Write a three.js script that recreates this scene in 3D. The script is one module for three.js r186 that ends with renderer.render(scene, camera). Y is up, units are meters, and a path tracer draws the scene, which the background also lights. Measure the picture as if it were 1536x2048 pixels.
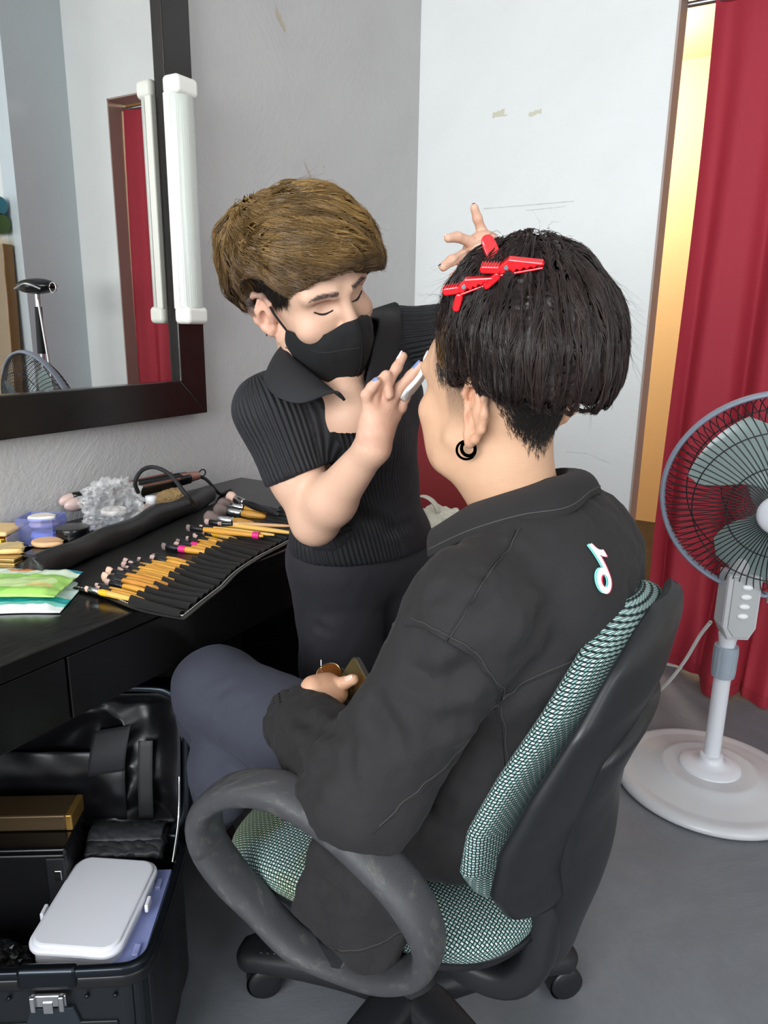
import * as THREE from 'three';
import { RoundedBoxGeometry } from 'three/addons/geometries/RoundedBoxGeometry.js';
import { mergeGeometries } from 'three/addons/utils/BufferGeometryUtils.js';
import { RectAreaLightUniformsLib } from 'three/addons/lights/RectAreaLightUniformsLib.js';
import { createNoise3D } from 'simplex-noise';

// ---------------------------------------------------------------- camera, sky, daylight, exposure
const scene = new THREE.Scene();
const camera = new THREE.PerspectiveCamera(69.36, 0.75, 0.05, 60);
camera.position.set(0, 1.2, 0);
camera.quaternion.setFromRotationMatrix(new THREE.Matrix4().makeBasis(
  new THREE.Vector3(0.8607, 0.0136, -0.5090), new THREE.Vector3(-0.1388, 0.9681, -0.2088), new THREE.Vector3(0.4899, 0.2503, 0.8351)));
scene.add(camera);
const renderer = new THREE.WebGLRenderer({ antialias: true });
renderer.toneMapping = THREE.LinearToneMapping;
renderer.toneMappingExposure = 0.86;
renderer.shadowMap.enabled = true;
RectAreaLightUniformsLib.init();
scene.background = new THREE.Color(0.86, 0.93, 1.0);            // bright overcast daylight outside the windows
function areaLight(name, color, intensity, w, h, pos, target) {
  const l = new THREE.RectAreaLight(color, intensity, w, h);
  l.name = name; l.position.set(...pos); l.lookAt(...target); scene.add(l);
  return l;
}
// the two windows behind the photographer (their frames and panes are built with the room)
areaLight('window_daylight', new THREE.Color(0.93, 0.97, 1.0), 15, 2.1, 1.5, [-0.30, 1.75, 2.36], [-0.30, 1.75, 0]);
areaLight('window_daylight_side', new THREE.Color(0.93, 0.97, 1.0), 5, 1.9, 1.5, [2.56, 1.75, 0.55], [0, 1.75, 0.55]);
// ceiling lamp of the room behind the curtain
const hallLamp = new THREE.PointLight(new THREE.Color(1.0, 0.89, 0.72), 7); hallLamp.name = 'hall_lamp_light';
hallLamp.position.set(-1.25, 2.38, -3.95); hallLamp.shadow.radius = 5; scene.add(hallLamp);

// ---------------------------------------------------------------- helpers
let seed = 7;
const rnd = () => { seed = (seed + 0x6d2b79f5) | 0; let t = Math.imul(seed ^ (seed >>> 15), 1 | seed); t = (t + Math.imul(t ^ (t >>> 7), 61 | t)) ^ t; return ((t ^ (t >>> 14)) >>> 0) / 4294967296; };
const rr = (a, b) => a + (b - a) * rnd();
const sn = createNoise3D(() => rnd());
const V = (x, y, z) => new THREE.Vector3(x, y, z);
const clamp = (x, a, b) => Math.min(b, Math.max(a, x));
const lerp = (a, b, t) => a + (b - a) * t;
const sstep = (a, b, x) => { const t = clamp((x - a) / (b - a), 0, 1); return t * t * (3 - 2 * t); };
const fbm = (x, y, z, o = 4) => { let s = 0, a = 0.5; for (let i = 0; i < o; i++) { s += a * sn(x, y, z); x *= 2.03; y *= 2.03; z *= 2.03; a *= 0.5; } return s; };
const taken = new Map();
const numbered = (n) => { const k = taken.get(n) ?? 0; taken.set(n, k + 1); return k ? n + '_' + String(k).padStart(3, '0') : n; };
function mat(color, roughness = 0.6, more = {}) {
  const P = more.clearcoat !== undefined || more.transmission !== undefined || more.sheen !== undefined || more.ior !== undefined || more.specularIntensity !== undefined;
  return new (P ? THREE.MeshPhysicalMaterial : THREE.MeshStandardMaterial)({ color, roughness, ...more });
}
function tag(o, label, category, group, kind) { o.userData.label = label; if (category) o.userData.category = category; if (group) o.userData.group = group; if (kind) o.userData.kind = kind; return o; }
function thing(name, label, category, pos = [0, 0, 0], group) {
  const g = new THREE.Group(); g.name = numbered(name); g.position.set(...pos); scene.add(g);
  return tag(g, label, category, group);
}
function part(name, geo, m, parent, label) {
  const o = new THREE.Mesh(Array.isArray(geo) ? merge(geo) : geo, m); o.name = name; parent.add(o);
  if (label) o.userData.label = label;
  return o;
}
function single(name, geo, m, label, category, group) {
  const o = new THREE.Mesh(Array.isArray(geo) ? merge(geo) : geo, m); o.name = numbered(name); scene.add(o);
  return tag(o, label, category, group);
}
function struct(name, geo, m, label) {
  const o = new THREE.Mesh(Array.isArray(geo) ? merge(geo) : geo, m); o.name = name; scene.add(o);
  o.userData.kind = 'structure'; if (label) o.userData.label = label;
  return o;
}
function merge(list) {
  const any = list.some((g) => g.attributes.color);
  return mergeGeometries(list.map((g) => {
    const h = g.index ? g.toNonIndexed() : g;
    if (!h.attributes.uv) h.setAttribute('uv', new THREE.BufferAttribute(new Float32Array(h.attributes.position.count * 2), 2));
    if (any && !h.attributes.color) h.setAttribute('color', new THREE.BufferAttribute(new Float32Array(h.attributes.position.count * 3).fill(1), 3));
    for (const k of Object.keys(h.attributes)) if (!['position', 'normal', 'uv', 'color'].includes(k)) h.deleteAttribute(k);
    return h;
  }));
}
// a rounded box with metre uv given by its extent; centre c
const rbox = (sx, sy, sz, r = 0.003, c = [0, 0, 0], seg = 2) => new RoundedBoxGeometry(sx, sy, sz, seg, Math.min(r, sx / 2.01, sy / 2.01, sz / 2.01)).translate(...c);
const box = (x0, x1, y0, y1, z0, z1) => {
  const g = new THREE.BoxGeometry(x1 - x0, y1 - y0, z1 - z0).translate((x0 + x1) / 2, (y0 + y1) / 2, (z0 + z1) / 2), p = g.attributes.position, n = g.attributes.normal, uv = g.attributes.uv;
  for (let i = 0; i < p.count; i++) { const ax = Math.abs(n.getX(i)) > 0.5 ? [p.getZ(i), p.getY(i)] : Math.abs(n.getY(i)) > 0.5 ? [p.getX(i), p.getZ(i)] : [p.getX(i), p.getY(i)]; uv.setXY(i, ax[0], ax[1]); }
  return g;
};
const lathe = (pts, seg = 40) => new THREE.LatheGeometry(pts.map(([x, y]) => new THREE.Vector2(Math.max(x, 1e-4), y)), seg);
const cyl = (r0, r1, h, seg = 24) => new THREE.CylinderGeometry(r0, r1, h, seg);
function rod(a, b, r0, r1 = r0, seg = 10) {        // a straight round bar from a to b
  const A = V(...a), B = V(...b), d = B.clone().sub(A), L = d.length(), g = cyl(r1, r0, L, seg);
  g.applyQuaternion(new THREE.Quaternion().setFromUnitVectors(V(0, 1, 0), d.normalize())); g.translate((A.x + B.x) / 2, (A.y + B.y) / 2, (A.z + B.z) / 2);
  return g;
}
const curve = (pts, closed = false, tension = 0.5) => new THREE.CatmullRomCurve3(pts.map((p) => V(...p)), closed, 'centripetal', tension);
const tube = (pts, r, seg = 40, rad = 8, closed = false) => new THREE.TubeGeometry(curve(pts, closed), seg, r, rad, closed);
// a surface given by f(u, v) -> [x, y, z], nu x nv cells, metre-like uv (su, sv)
function surf(f, nu, nv, su = 1, sv = 1) {
  const pos = [], uv = [], idx = [];
  for (let j = 0; j <= nv; j++) for (let i = 0; i <= nu; i++) { pos.push(...f(i / nu, j / nv)); uv.push((i / nu) * su, (j / nv) * sv); }
  for (let j = 0; j < nv; j++) for (let i = 0; i < nu; i++) { const a = j * (nu + 1) + i, b = a + 1, c = a + nu + 1, d = c + 1; idx.push(a, b, d, a, d, c); }
  const g = new THREE.BufferGeometry(); g.setAttribute('position', new THREE.Float32BufferAttribute(pos, 3)); g.setAttribute('uv', new THREE.Float32BufferAttribute(uv, 2)); g.setIndex(idx); g.computeVertexNormals();
  return g;
}
// a solid sheet: f(u, v) is its middle, th its thickness
function slab(f, nu, nv, th, su = 1, sv = 1) {
  const g = surf(f, nu, nv, su, sv), p = g.attributes.position, n = g.attributes.normal, N = p.count, pos = [], uv = [], idx = [], q = g.index.array;
  for (const s of [0.5, -0.5]) for (let i = 0; i < N; i++) { pos.push(p.getX(i) + n.getX(i) * th * s, p.getY(i) + n.getY(i) * th * s, p.getZ(i) + n.getZ(i) * th * s); uv.push(g.attributes.uv.getX(i), g.attributes.uv.getY(i)); }
  for (let i = 0; i < q.length; i += 3) { idx.push(q[i], q[i + 1], q[i + 2], N + q[i], N + q[i + 2], N + q[i + 1]); }
  const at = (i, j) => j * (nu + 1) + i, rim = [];
  for (let i = 0; i < nu; i++) { rim.push([at(i + 1, 0), at(i, 0)], [at(i, nv), at(i + 1, nv)]); }
  for (let j = 0; j < nv; j++) { rim.push([at(0, j), at(0, j + 1)], [at(nu, j + 1), at(nu, j)]); }
  for (const [a, b] of rim) idx.push(a, b, N + b, a, N + b, N + a);
  const h = new THREE.BufferGeometry(); h.setAttribute('position', new THREE.Float32BufferAttribute(pos, 3)); h.setAttribute('uv', new THREE.Float32BufferAttribute(uv, 2)); h.setIndex(idx); h.computeVertexNormals();
  return h;
}
// sweep a closed cross-section (list of [a, b]) along a path; a follows side(t), b follows the other normal
function sweep(path, section, nT, closed, scaleAt = () => [1, 1], sideHint = V(0, 0, 1)) {
  const C = curve(path, closed), pos = [], uv = [], idx = [], n = section.length, L = C.getLength(), rings = closed ? nT : nT + 1;
  for (let i = 0; i < rings; i++) {
    const t = i / nT, p = C.getPointAt(t), T = C.getTangentAt(t), b = T.clone().cross(sideHint).normalize(), a = b.clone().cross(T).normalize(), s = scaleAt(t);
    for (let k = 0; k < n; k++) { const q = p.clone().addScaledVector(a, section[k][0] * s[0]).addScaledVector(b, section[k][1] * s[1]); pos.push(q.x, q.y, q.z); uv.push(t * L, k / n * 0.15); }
  }
  for (let i = 0; i < nT; i++) for (let k = 0; k < n; k++) { const i2 = (i + 1) % rings, k2 = (k + 1) % n, a = i * n + k, b = i * n + k2, c = i2 * n + k, d = i2 * n + k2; idx.push(a, d, b, a, c, d); }
  if (!closed) for (let k = 1; k < n - 1; k++) { idx.push(0, k, k + 1); const e = nT * n; idx.push(e, e + k + 1, e + k); }
  const g = new THREE.BufferGeometry(); g.setAttribute('position', new THREE.Float32BufferAttribute(pos, 3)); g.setAttribute('uv', new THREE.Float32BufferAttribute(uv, 2)); g.setIndex(idx); g.computeVertexNormals();
  return g;
}
const superellipse = (a, b, n = 24, e = 2.6) => Array.from({ length: n }, (_, i) => { const t = (i / n) * 2 * Math.PI, c = Math.cos(t), s = Math.sin(t); return [a * Math.sign(c) * Math.abs(c) ** (2 / e), b * Math.sign(s) * Math.abs(s) ** (2 / e)]; });
function rrShape(w, h, r) { const s = new THREE.Shape(), x = -w / 2, y = -h / 2; s.moveTo(x + r, y); s.lineTo(x + w - r, y); s.absarc(x + w - r, y + r, r, -Math.PI / 2, 0); s.lineTo(x + w, y + h - r); s.absarc(x + w - r, y + h - r, r, 0, Math.PI / 2); s.lineTo(x + r, y + h); s.absarc(x + r, y + h - r, r, Math.PI / 2, Math.PI); s.lineTo(x, y + r); s.absarc(x + r, y + r, r, Math.PI, 1.5 * Math.PI); return s; }
const extrude = (shape, depth, bevel = 0, seg = 10) => new THREE.ExtrudeGeometry(shape, { depth: depth - 2 * bevel, bevelEnabled: bevel > 0, bevelSize: bevel, bevelThickness: bevel, bevelOffset: -bevel, bevelSegments: 2, curveSegments: seg }).translate(0, 0, bevel);
const polyShape = (pts) => { const s = new THREE.Shape(); pts.forEach(([x, y], i) => (i ? s.lineTo(x, y) : s.moveTo(x, y))); return s; };
// place a geometry built in local axes: columns ex, ey, ez and origin
const basis = (g, o, ex, ey, ez) => g.applyMatrix4(new THREE.Matrix4().makeBasis(V(...ex), V(...ey), V(...ez)).setPosition(...o));
// computed textures: f(u, v) -> value(s) 0..1
function tex(n, f, { srgb = false, rep = [1, 1], gray = false } = {}) {
  const d = new Uint8Array(n * n * 4);
  for (let j = 0; j < n; j++) for (let i = 0; i < n; i++) { const r = f((i + 0.5) / n, (j + 0.5) / n), k = (j * n + i) * 4; for (let c = 0; c < 3; c++) d[k + c] = clamp((gray ? r : r[c]) * 255, 0, 255); d[k + 3] = 255; }
  const t = new THREE.DataTexture(d, n, n); t.wrapS = t.wrapT = THREE.RepeatWrapping; t.magFilter = THREE.LinearFilter; t.minFilter = THREE.LinearMipmapLinearFilter; t.repeat.set(...rep); if (srgb) t.colorSpace = THREE.SRGBColorSpace; t.needsUpdate = true;
  return t;
}
// tileable noise on a torus-like lookup
const tn = (u, v, f, o = 4, z = 0) => { const a = u * 2 * Math.PI, b = v * 2 * Math.PI, R = f / (2 * Math.PI); return 0.5 + 0.5 * fbm(Math.cos(a) * R + 11 + z, Math.sin(a) * R + Math.cos(b) * R, Math.sin(b) * R + z, o) * 1.4; };
const mix3 = (a, b, t) => [lerp(a[0], b[0], t), lerp(a[1], b[1], t), lerp(a[2], b[2], t)];

// shared materials
const M = {
  black: mat(0x17171a, 0.5), blackGloss: mat(0x0c0c0e, 0.22), blackSatin: mat(0x121214, 0.38), chrome: mat(0xd8d8da, 0.16, { metalness: 1 }), steel: mat(0xb9bbbe, 0.32, { metalness: 1 }),
  white: mat(0xe9e9ea, 0.4), rubber: mat(0x141416, 0.7),
};
// ---------------------------------------------------------------- the room
const plaster = tex(512, (u, v) => tn(u, v, 26, 4) * 0.6 + tn(u, v * 1.0, 90, 2, 5) * 0.4, { gray: true, rep: [1.4, 1.4] });
const wallTint = (a, b, f) => tex(256, (u, v) => { const t = tn(u, v, f, 4, 3); return mix3(a, b, t); }, { srgb: true, rep: [0.45, 0.45] });
const greyWall = mat(0xffffff, 0.62, { map: wallTint([0.735, 0.725, 0.720], [0.765, 0.757, 0.752], 6), bumpMap: plaster, bumpScale: 0.0016 });
const whiteWall = mat(0xffffff, 0.6, { map: wallTint([0.900, 0.905, 0.900], [0.925, 0.930, 0.925], 5), bumpMap: plaster, bumpScale: 0.0005 });
const paleWall = mat(0xffffff, 0.62, { map: wallTint([0.80, 0.835, 0.86], [0.82, 0.85, 0.87], 5), bumpMap: plaster, bumpScale: 0.0005 });
const tanWall = mat(0xdcc49c, 0.7, { bumpMap: plaster, bumpScale: 0.0006 });
const taupe = mat(0xa8958c, 0.55);
const concrete = tex(512, (u, v) => { const n = tn(u, v, 8, 5), f = tn(u, v, 60, 3, 9), t = clamp(n * 0.7 + f * 0.3, 0, 1); return mix3([0.405, 0.414, 0.434], [0.47, 0.48, 0.50], t); }, { srgb: true, rep: [0.8, 0.8] });
const floorRough = tex(512, (u, v) => 0.42 + 0.22 * tn(u, v, 14, 4, 2) + 0.08 * tn(u, v, 120, 2, 4), { gray: true, rep: [0.7, 0.7] });
const paintedFloor = mat(0xffffff, 0.9, { map: concrete, roughnessMap: floorRough, bumpMap: plaster, bumpScale: 0.0004 });
const carpetTex = tex(512, (u, v) => { const w = tn(u, v, 7, 3), l = 0.5 + 0.5 * Math.sin((v * 34 + Math.sin(u * 12.566) * 1.6 + w * 9) * 6.283 * 0.5), f = tn(u, v, 150, 2, 7); return mix3([0.15, 0.115, 0.07], [0.31, 0.25, 0.165], clamp(l * 0.55 + w * 0.25 + (f - 0.5) * 0.9, 0, 1)); }, { srgb: true, rep: [1.6, 1.6] });
const carpet = mat(0xffffff, 0.95, { map: carpetTex, bumpMap: tex(256, (u, v) => tn(u, v, 90, 3), { gray: true, rep: [2.5, 2.5] }), bumpScale: 0.004 });

const XL = -1.44, XR = 2.6, ZB = -2.67, ZF = 2.4, CH = 2.78, OX0 = -0.546, OX1 = 0.285, OH = 2.20, RX = 0.565, RZ = -2.34;
struct('floor', box(XL - 0.1, XR + 0.1, -0.06, 0, ZB, ZF + 0.1), paintedFloor);
struct('ceiling', box(XL - 0.1, XR + 0.1, CH, CH + 0.08, ZB - 0.1, ZF + 0.1), mat(0xe4e4e0, 0.7));
struct('wall_left', box(XL - 0.1, XL, 0, CH, ZB - 0.1, ZF + 0.1), greyWall);
struct('wall_back', [box(XL, OX0, 0, CH, ZB - 0.1, ZB), box(OX0, OX1, OH, CH, ZB - 0.1, ZB), box(OX1, RX, 0, CH, ZB - 0.1, ZB)], whiteWall);
struct('wall_return', [box(RX, RX + 0.10, 0, CH, ZB - 0.1, RZ)], paleWall);
struct('wall_alcove', [box(RX + 0.10, XR, 0, CH, RZ - 0.1, RZ)], whiteWall);
// opening lining (taupe jambs and lintel)
const lin = 0.006;
struct('trim_1', [box(OX0 - 0.001, OX0 + lin, 0, OH, ZB - 0.102, ZB + 0.0015), box(OX1 - lin, OX1 + 0.001, 0, OH, ZB - 0.102, ZB + 0.0015), box(OX0, OX1, OH - lin, OH + 0.001, ZB - 0.102, ZB + 0.0015)], taupe);
struct('trim_2', rbox(OX1 - OX0 - 2 * lin, 0.006, 0.022, 0.002, [(OX0 + OX1) / 2, 0.003, ZB + 0.006]), mat(0xcfcdc8, 0.45), 'pale threshold strip under the red curtain');
// window walls behind and beside the photographer
function windowWall(name, axis, at, lo, hi, a0, a1, y0, y1, th) {
  const seg = (p0, p1, q0, q1) => axis === 'z' ? box(p0, p1, q0, q1, at, at + th) : box(at, at + th, q0, q1, p0, p1);
  return struct(name, [seg(lo, a0, 0, CH), seg(a1, hi, 0, CH), seg(a0, a1, 0, y0), seg(a0, a1, y1, CH)], whiteWall);
}
windowWall('wall_front', 'z', ZF, XL, XR, -1.4, 0.8, 0.98, 2.52, 0.1);
windowWall('wall_right', 'x', XR, RZ - 0.1, ZF, -0.45, 1.55, 0.98, 2.52, 0.1);
function windowUnit(n, axis, at, a0, a1, y0, y1) {
  const g = new THREE.Group(); g.name = 'window_' + n; scene.add(g); g.userData.kind = 'structure';
  const B = (p0, p1, q0, q1, t0, t1) => axis === 'z' ? box(p0, p1, q0, q1, at + t0, at + t1) : box(at + t0, at + t1, q0, q1, p0, p1), mid = (a0 + a1) / 2;
  part('window_frame', [B(a0, a0 + 0.05, y0, y1, 0.02, 0.07), B(a1 - 0.05, a1, y0, y1, 0.02, 0.07), B(a0, a1, y0, y0 + 0.05, 0.02, 0.07), B(a0, a1, y1 - 0.05, y1, 0.02, 0.07), B(mid - 0.025, mid + 0.025, y0, y1, 0.02, 0.07)], M.white, g);
  const glass = mat(0xffffff, 0.02, { transmission: 1, ior: 1.5, thickness: 0 });
  part('pane', B(a0 + 0.05, mid - 0.025, y0 + 0.05, y1 - 0.05, 0.04, 0.046), glass, g); part('pane', B(mid + 0.025, a1 - 0.05, y0 + 0.05, y1 - 0.05, 0.04, 0.046), glass, g);
}
windowUnit(1, 'z', ZF, -1.4, 0.8, 0.98, 2.52);
windowUnit(2, 'x', XR, -0.45, 1.55, 0.98, 2.52);
// the hall behind the opening
struct('floor_hall', box(-2.3, 1.7, -0.05, 0, -4.82, ZB), carpet);
struct('wall_hall_back', box(-2.3, 1.7, 0, 2.6, -4.82, -4.72), tanWall);
struct('wall_hall_left', box(-2.4, -2.3, 0, 2.6, -4.82, ZB - 0.1), tanWall);
struct('wall_hall_right', box(1.7, 1.8, 0, 2.6, -4.82, ZB - 0.1), tanWall);
struct('wall_hall_front', [box(-2.3, OX0, 0, 2.6, ZB - 0.104, ZB - 0.1005), box(OX1, 1.7, 0, 2.6, ZB - 0.104, ZB - 0.1005), box(OX0, OX1, OH, 2.6, ZB - 0.104, ZB - 0.1005)], tanWall);
struct('ceiling_hall', box(-2.3, 1.7, 2.6, 2.66, -4.82, ZB - 0.1), mat(0xe4d9c4, 0.7));
const hl = thing('ceiling_lamp', 'warm round ceiling lamp in the hall beyond the curtain', 'lamp', [-1.25, 2.6, -3.95]);
part('lamp_base', cyl(0.16, 0.16, 0.03, 32).translate(0, -0.015, 0), M.white, hl);
part('lamp_shade', lathe([[0.0, -0.11], [0.08, -0.10], [0.13, -0.07], [0.15, -0.03]], 32), mat(0xfff0d0, 0.5, { emissive: new THREE.Color(1, 0.78, 0.45), emissiveIntensity: 3 }), hl);

// faint wall marks: old tape residue and scuffs, thin as paint
function mark(name, pts, w, plane, at, color, parent) {   // a thin irregular stroke on a wall, following pts given in wall axes
  const f = (u, v) => { const t = u * (pts.length - 1), i = Math.min(pts.length - 2, Math.floor(t)), k = t - i, a = lerp(pts[i][0], pts[i + 1][0], k), b = lerp(pts[i][1], pts[i + 1][1], k), ww = w * (0.45 + 0.55 * Math.abs(sn(a * 60, b * 60, 3))) * (v - 0.5); return plane === 'x' ? [at, b + ww, a] : [a, b + ww, at]; };
  part(name, surf(f, 20, 1), color, parent);
}
const marksBack = struct('trim_marks_back', surf((u, v) => [-1.12 + u * 0.03, 1.90 + v * 0.004, ZB + 0.0006], 2, 1), mat(0xcfcbb4, 0.7), 'faint tape residue and scuff marks on the white wall');
const marksLeft = struct('trim_marks_left', surf((u, v) => [XL + 0.0006, 1.66 + v * 0.004, -2.05 - u * 0.01], 2, 1), mat(0xb5aa98, 0.7), 'faint tape residue on the grey wall');
for (const [n, a, b, w] of [['residue', [-1.144, 1.906], [-1.10, 1.915], 0.030], ['residue', [-1.01, 1.895], [-0.965, 1.90], 0.022], ['residue', [-0.778, 1.40], [-0.775, 1.43], 0.022], ['scratch', [-1.163, 1.60], [-0.83, 1.605], 0.004], ['scratch', [-0.79, 0.74], [-0.63, 0.715], 0.003], ['scratch', [-1.0, 1.585], [-0.86, 1.59], 0.003]])
  mark(n, n === 'residue' ? [a, [lerp(a[0], b[0], 0.3), b[1] - 0.006], [lerp(a[0], b[0], 0.6), a[1] + 0.004], b] : [a, [lerp(a[0], b[0], 0.5), a[1] + 0.002], b], w, 'z', ZB + 0.0007, n === 'residue' ? mat(0xd3cfb8, 0.7) : mat(0xc9cbc9, 0.7), marksBack);
for (const [a, b, w] of [[[-1.83, 2.02], [-1.87, 1.985], 0.03], [[-1.715, 1.735], [-1.715, 1.70], 0.006], [[-1.955, 1.655], [-1.985, 1.62], 0.014]]) mark('residue', [a, b], w, 'x', XL + 0.0007, mat(0xb9ad98, 0.7), marksLeft);

// ---------------------------------------------------------------- framed wall mirror with a tube lamp on its edge
{
  const woodN = tex(256, (u, v) => 0.4 + 0.2 * tn(u, v, 30, 3), { gray: true }), wood = mat(0x1a1512, 0.36, { roughnessMap: woodN });
  const mz1 = -1.455, mz0 = 0.30, my0 = 0.958, my1 = 2.55, w = 0.088, x0 = XL + 0.001, x1 = -1.40;
  const m = thing('wall_mirror', 'large wall mirror in a wide black-brown wooden frame', 'mirror', [x0, my0, mz1]);
  const member = (pts) => { const g = extrude(polyShape(pts.map(([a, b]) => [-a, b]).reverse()), x1 - x0, 0.003); return basis(g, [x0, 0, 0], [0, 0, -1], [0, 1, 0], [1, 0, 0]).translate(-x0, -my0, -mz1); };   // shape axes (z, y), extruded along +x
  part('frame_bottom', member([[mz1, my0], [mz0, my0], [mz0 - w, my0 + w], [mz1 + w, my0 + w]]), wood, m);
  part('frame_top', member([[mz1, my1], [mz1 + w, my1 - w], [mz0 - w, my1 - w], [mz0, my1]]), wood, m);
  part('frame_side', member([[mz1, my0], [mz1 + w, my0 + w], [mz1 + w, my1 - w], [mz1, my1]]), wood, m);
  part('frame_side', member([[mz0, my0], [mz0, my1], [mz0 - w, my1 - w], [mz0 - w, my0 + w]]), wood, m);
  part('mirror_glass', box(0.006, x1 - x0 - 0.018, w - 0.004, my1 - my0 - w + 0.004, w - 0.004, mz0 - mz1 - w + 0.004), mat(0xdededb, 0.005, { metalness: 1 }), m);
  const L = thing('tube_lamp', 'unlit white tube lamp with clear ribbed cover fixed to the mirror frame', 'lamp', [x1, 1.185, -1.425]);
  const cap = mat(0xeeece4, 0.35), H = 0.55, D = 0.05, W = 0.072;
  const capG = (y) => rbox(D, 0.042, W, 0.012, [D / 2, y, W / 2], 4);
  part('end_cap', capG(0.021), cap, L); part('end_cap', capG(H - 0.021), cap, L);
  part('back_channel', rbox(0.022, H - 0.07, W * 0.96, 0.004, [0.012, H / 2, W / 2]), cap, L);
  part('tube', cyl(0.0125, 0.0125, H - 0.08, 20).translate(0.028, H / 2, W / 2 - 0.004), mat(0xf6f6f2, 0.3), L);
  const rib = []; const n = 36;                               // ribbed clear cover, swept around the channel
  for (let i = 0; i <= n; i++) { const a = (i / n) * Math.PI, r = 1 + (i % 2 ? 0.035 : 0); rib.push([0.022 + Math.sin(a) * (D - 0.024) * r, W / 2 - Math.cos(a) * W * 0.475 * r]); }
  part('cover', slab((u, v) => { const t = u * n, i = Math.min(n - 1, Math.floor(t)), k = t - i; return [lerp(rib[i][0], rib[i + 1][0], k), 0.04 + v * (H - 0.08), lerp(rib[i][1], rib[i + 1][1], k)]; }, n, 2, 0.0012), mat(0xf4f6f2, 0.18, { transmission: 0.55, ior: 1.45, thickness: 0 }), L);
}

// ---------------------------------------------------------------- long black dressing table along the left wall
const TX = -0.89, TY = 0.75;
{
  const lam = mat(0x121110, 0.4, { roughnessMap: tex(256, (u, v) => 0.42 + 0.2 * tn(u, v, 20, 4), { gray: true, rep: [2, 2] }) });
  const t = thing('dressing_table', 'long glossy black dressing table with shallow drawer fronts along the grey wall', 'table', [XL, 0, -0.6]);
  const B = (x0, x1, y0, y1, z0, z1, r = 0.002) => rbox(x1 - x0, y1 - y0, z1 - z0, r, [(x0 + x1) / 2 - XL, (y0 + y1) / 2, (z0 + z1) / 2 + 0.6]);
  const z0 = -1.62, z1 = 0.55;
  part('worktop', B(XL + 0.002, TX, TY - 0.027, TY, z0, z1, 0.003), lam, t);
  part('carcass', B(XL + 0.004, TX - 0.024, 0.622, TY - 0.0272, z0 + 0.004, z1 - 0.004), M.blackSatin, t);
  let a = z1 - 0.005; const gaps = [-0.018, -0.618, -1.215];
  for (const gz of [...gaps, z0 + 0.005]) { part('drawer', B(TX - 0.0235, TX - 0.004, 0.62, TY - 0.030, gz + 0.002, a), lam, t); a = gz - 0.002; }
  for (const zz of [z0 + 0.012, z1 - 0.03]) part('end_panel', B(XL + 0.006, TX - 0.03, 0.0, 0.6215, zz, zz + 0.022), M.blackSatin, t);
  part('back_panel', B(XL + 0.002, XL + 0.0205, 0.0, 0.6215, z0 + 0.036, z1 - 0.032), M.blackSatin, t);
}

// ---------------------------------------------------------------- red curtain in the opening
{
  const cloth = tex(256, (u, v) => 0.5 + 0.25 * Math.sin(u * 6.283 * 64) * Math.sin(v * 6.283 * 64) + 0.25 * (tn(u, v, 40, 3) - 0.5), { gray: true, rep: [6, 6] });
  const red = mat(0xa52637, 0.75, { side: THREE.DoubleSide, bumpMap: cloth, bumpScale: 0.0006, sheen: 0.25, sheenColor: new THREE.Color(0.6, 0.12, 0.16), sheenRoughness: 0.5 });
  const c = thing('curtain', 'dark red floor-length curtain hanging in folds in the opening', 'curtain', [0, 0, ZB - 0.095]);
  const x0 = -0.465, x1 = 0.272;
  const f = (u, v) => {
    const yTop = OH - 0.03, y = lerp(yTop, 0.012, v), s = v ** 0.7;
    const ph = u * 6.283 * 5.2 + 0.9 * Math.sin(u * 9 + 1) + 0.35 * Math.sin(v * 3 + u * 5);
    const amp = lerp(0.018, 0.050, s) * (0.65 + 0.35 * Math.sin(u * 17 + 2));
    let z = amp * Math.cos(ph) + 0.010 * Math.cos(ph * 2.13 + v * 2.2) * s, x = lerp(x0, x1, u) + 0.014 * Math.sin(ph) * s + 0.012 * Math.sin(v * 4.2 + 1) * (1 - u) - 0.022 * Math.exp(-(((v - 0.36) / 0.2) ** 2)) * 0 ;
    const low = sstep(0.78, 1, v), toward = sstep(0.02, 0.42, u) * (1 - 0.35 * sstep(0.6, 1, u));    // the hem is kicked out over the threshold
    z += low * low * (0.235 * toward + 0.02) + 0.02 * low * Math.sin(u * 21);
    x += 0.05 * low * (0.35 - u) * 0.8;
    return [x, y + low * 0.006 * Math.sin(u * 30), z];
  };
  part('cloth', surf(f, 150, 90, 0.8, 2.1), red, c);
  part('hem', slab((u, v) => { const p = f(u, 0.985 + v * 0.015); return [p[0], p[1], p[2] + 0.002]; }, 150, 1, 0.003), red, c);
  part('curtain_rod', rod([OX0 + 0.008, OH - 0.025, 0], [OX1 - 0.008, OH - 0.025, 0], 0.009), M.steel, c);
}

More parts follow.
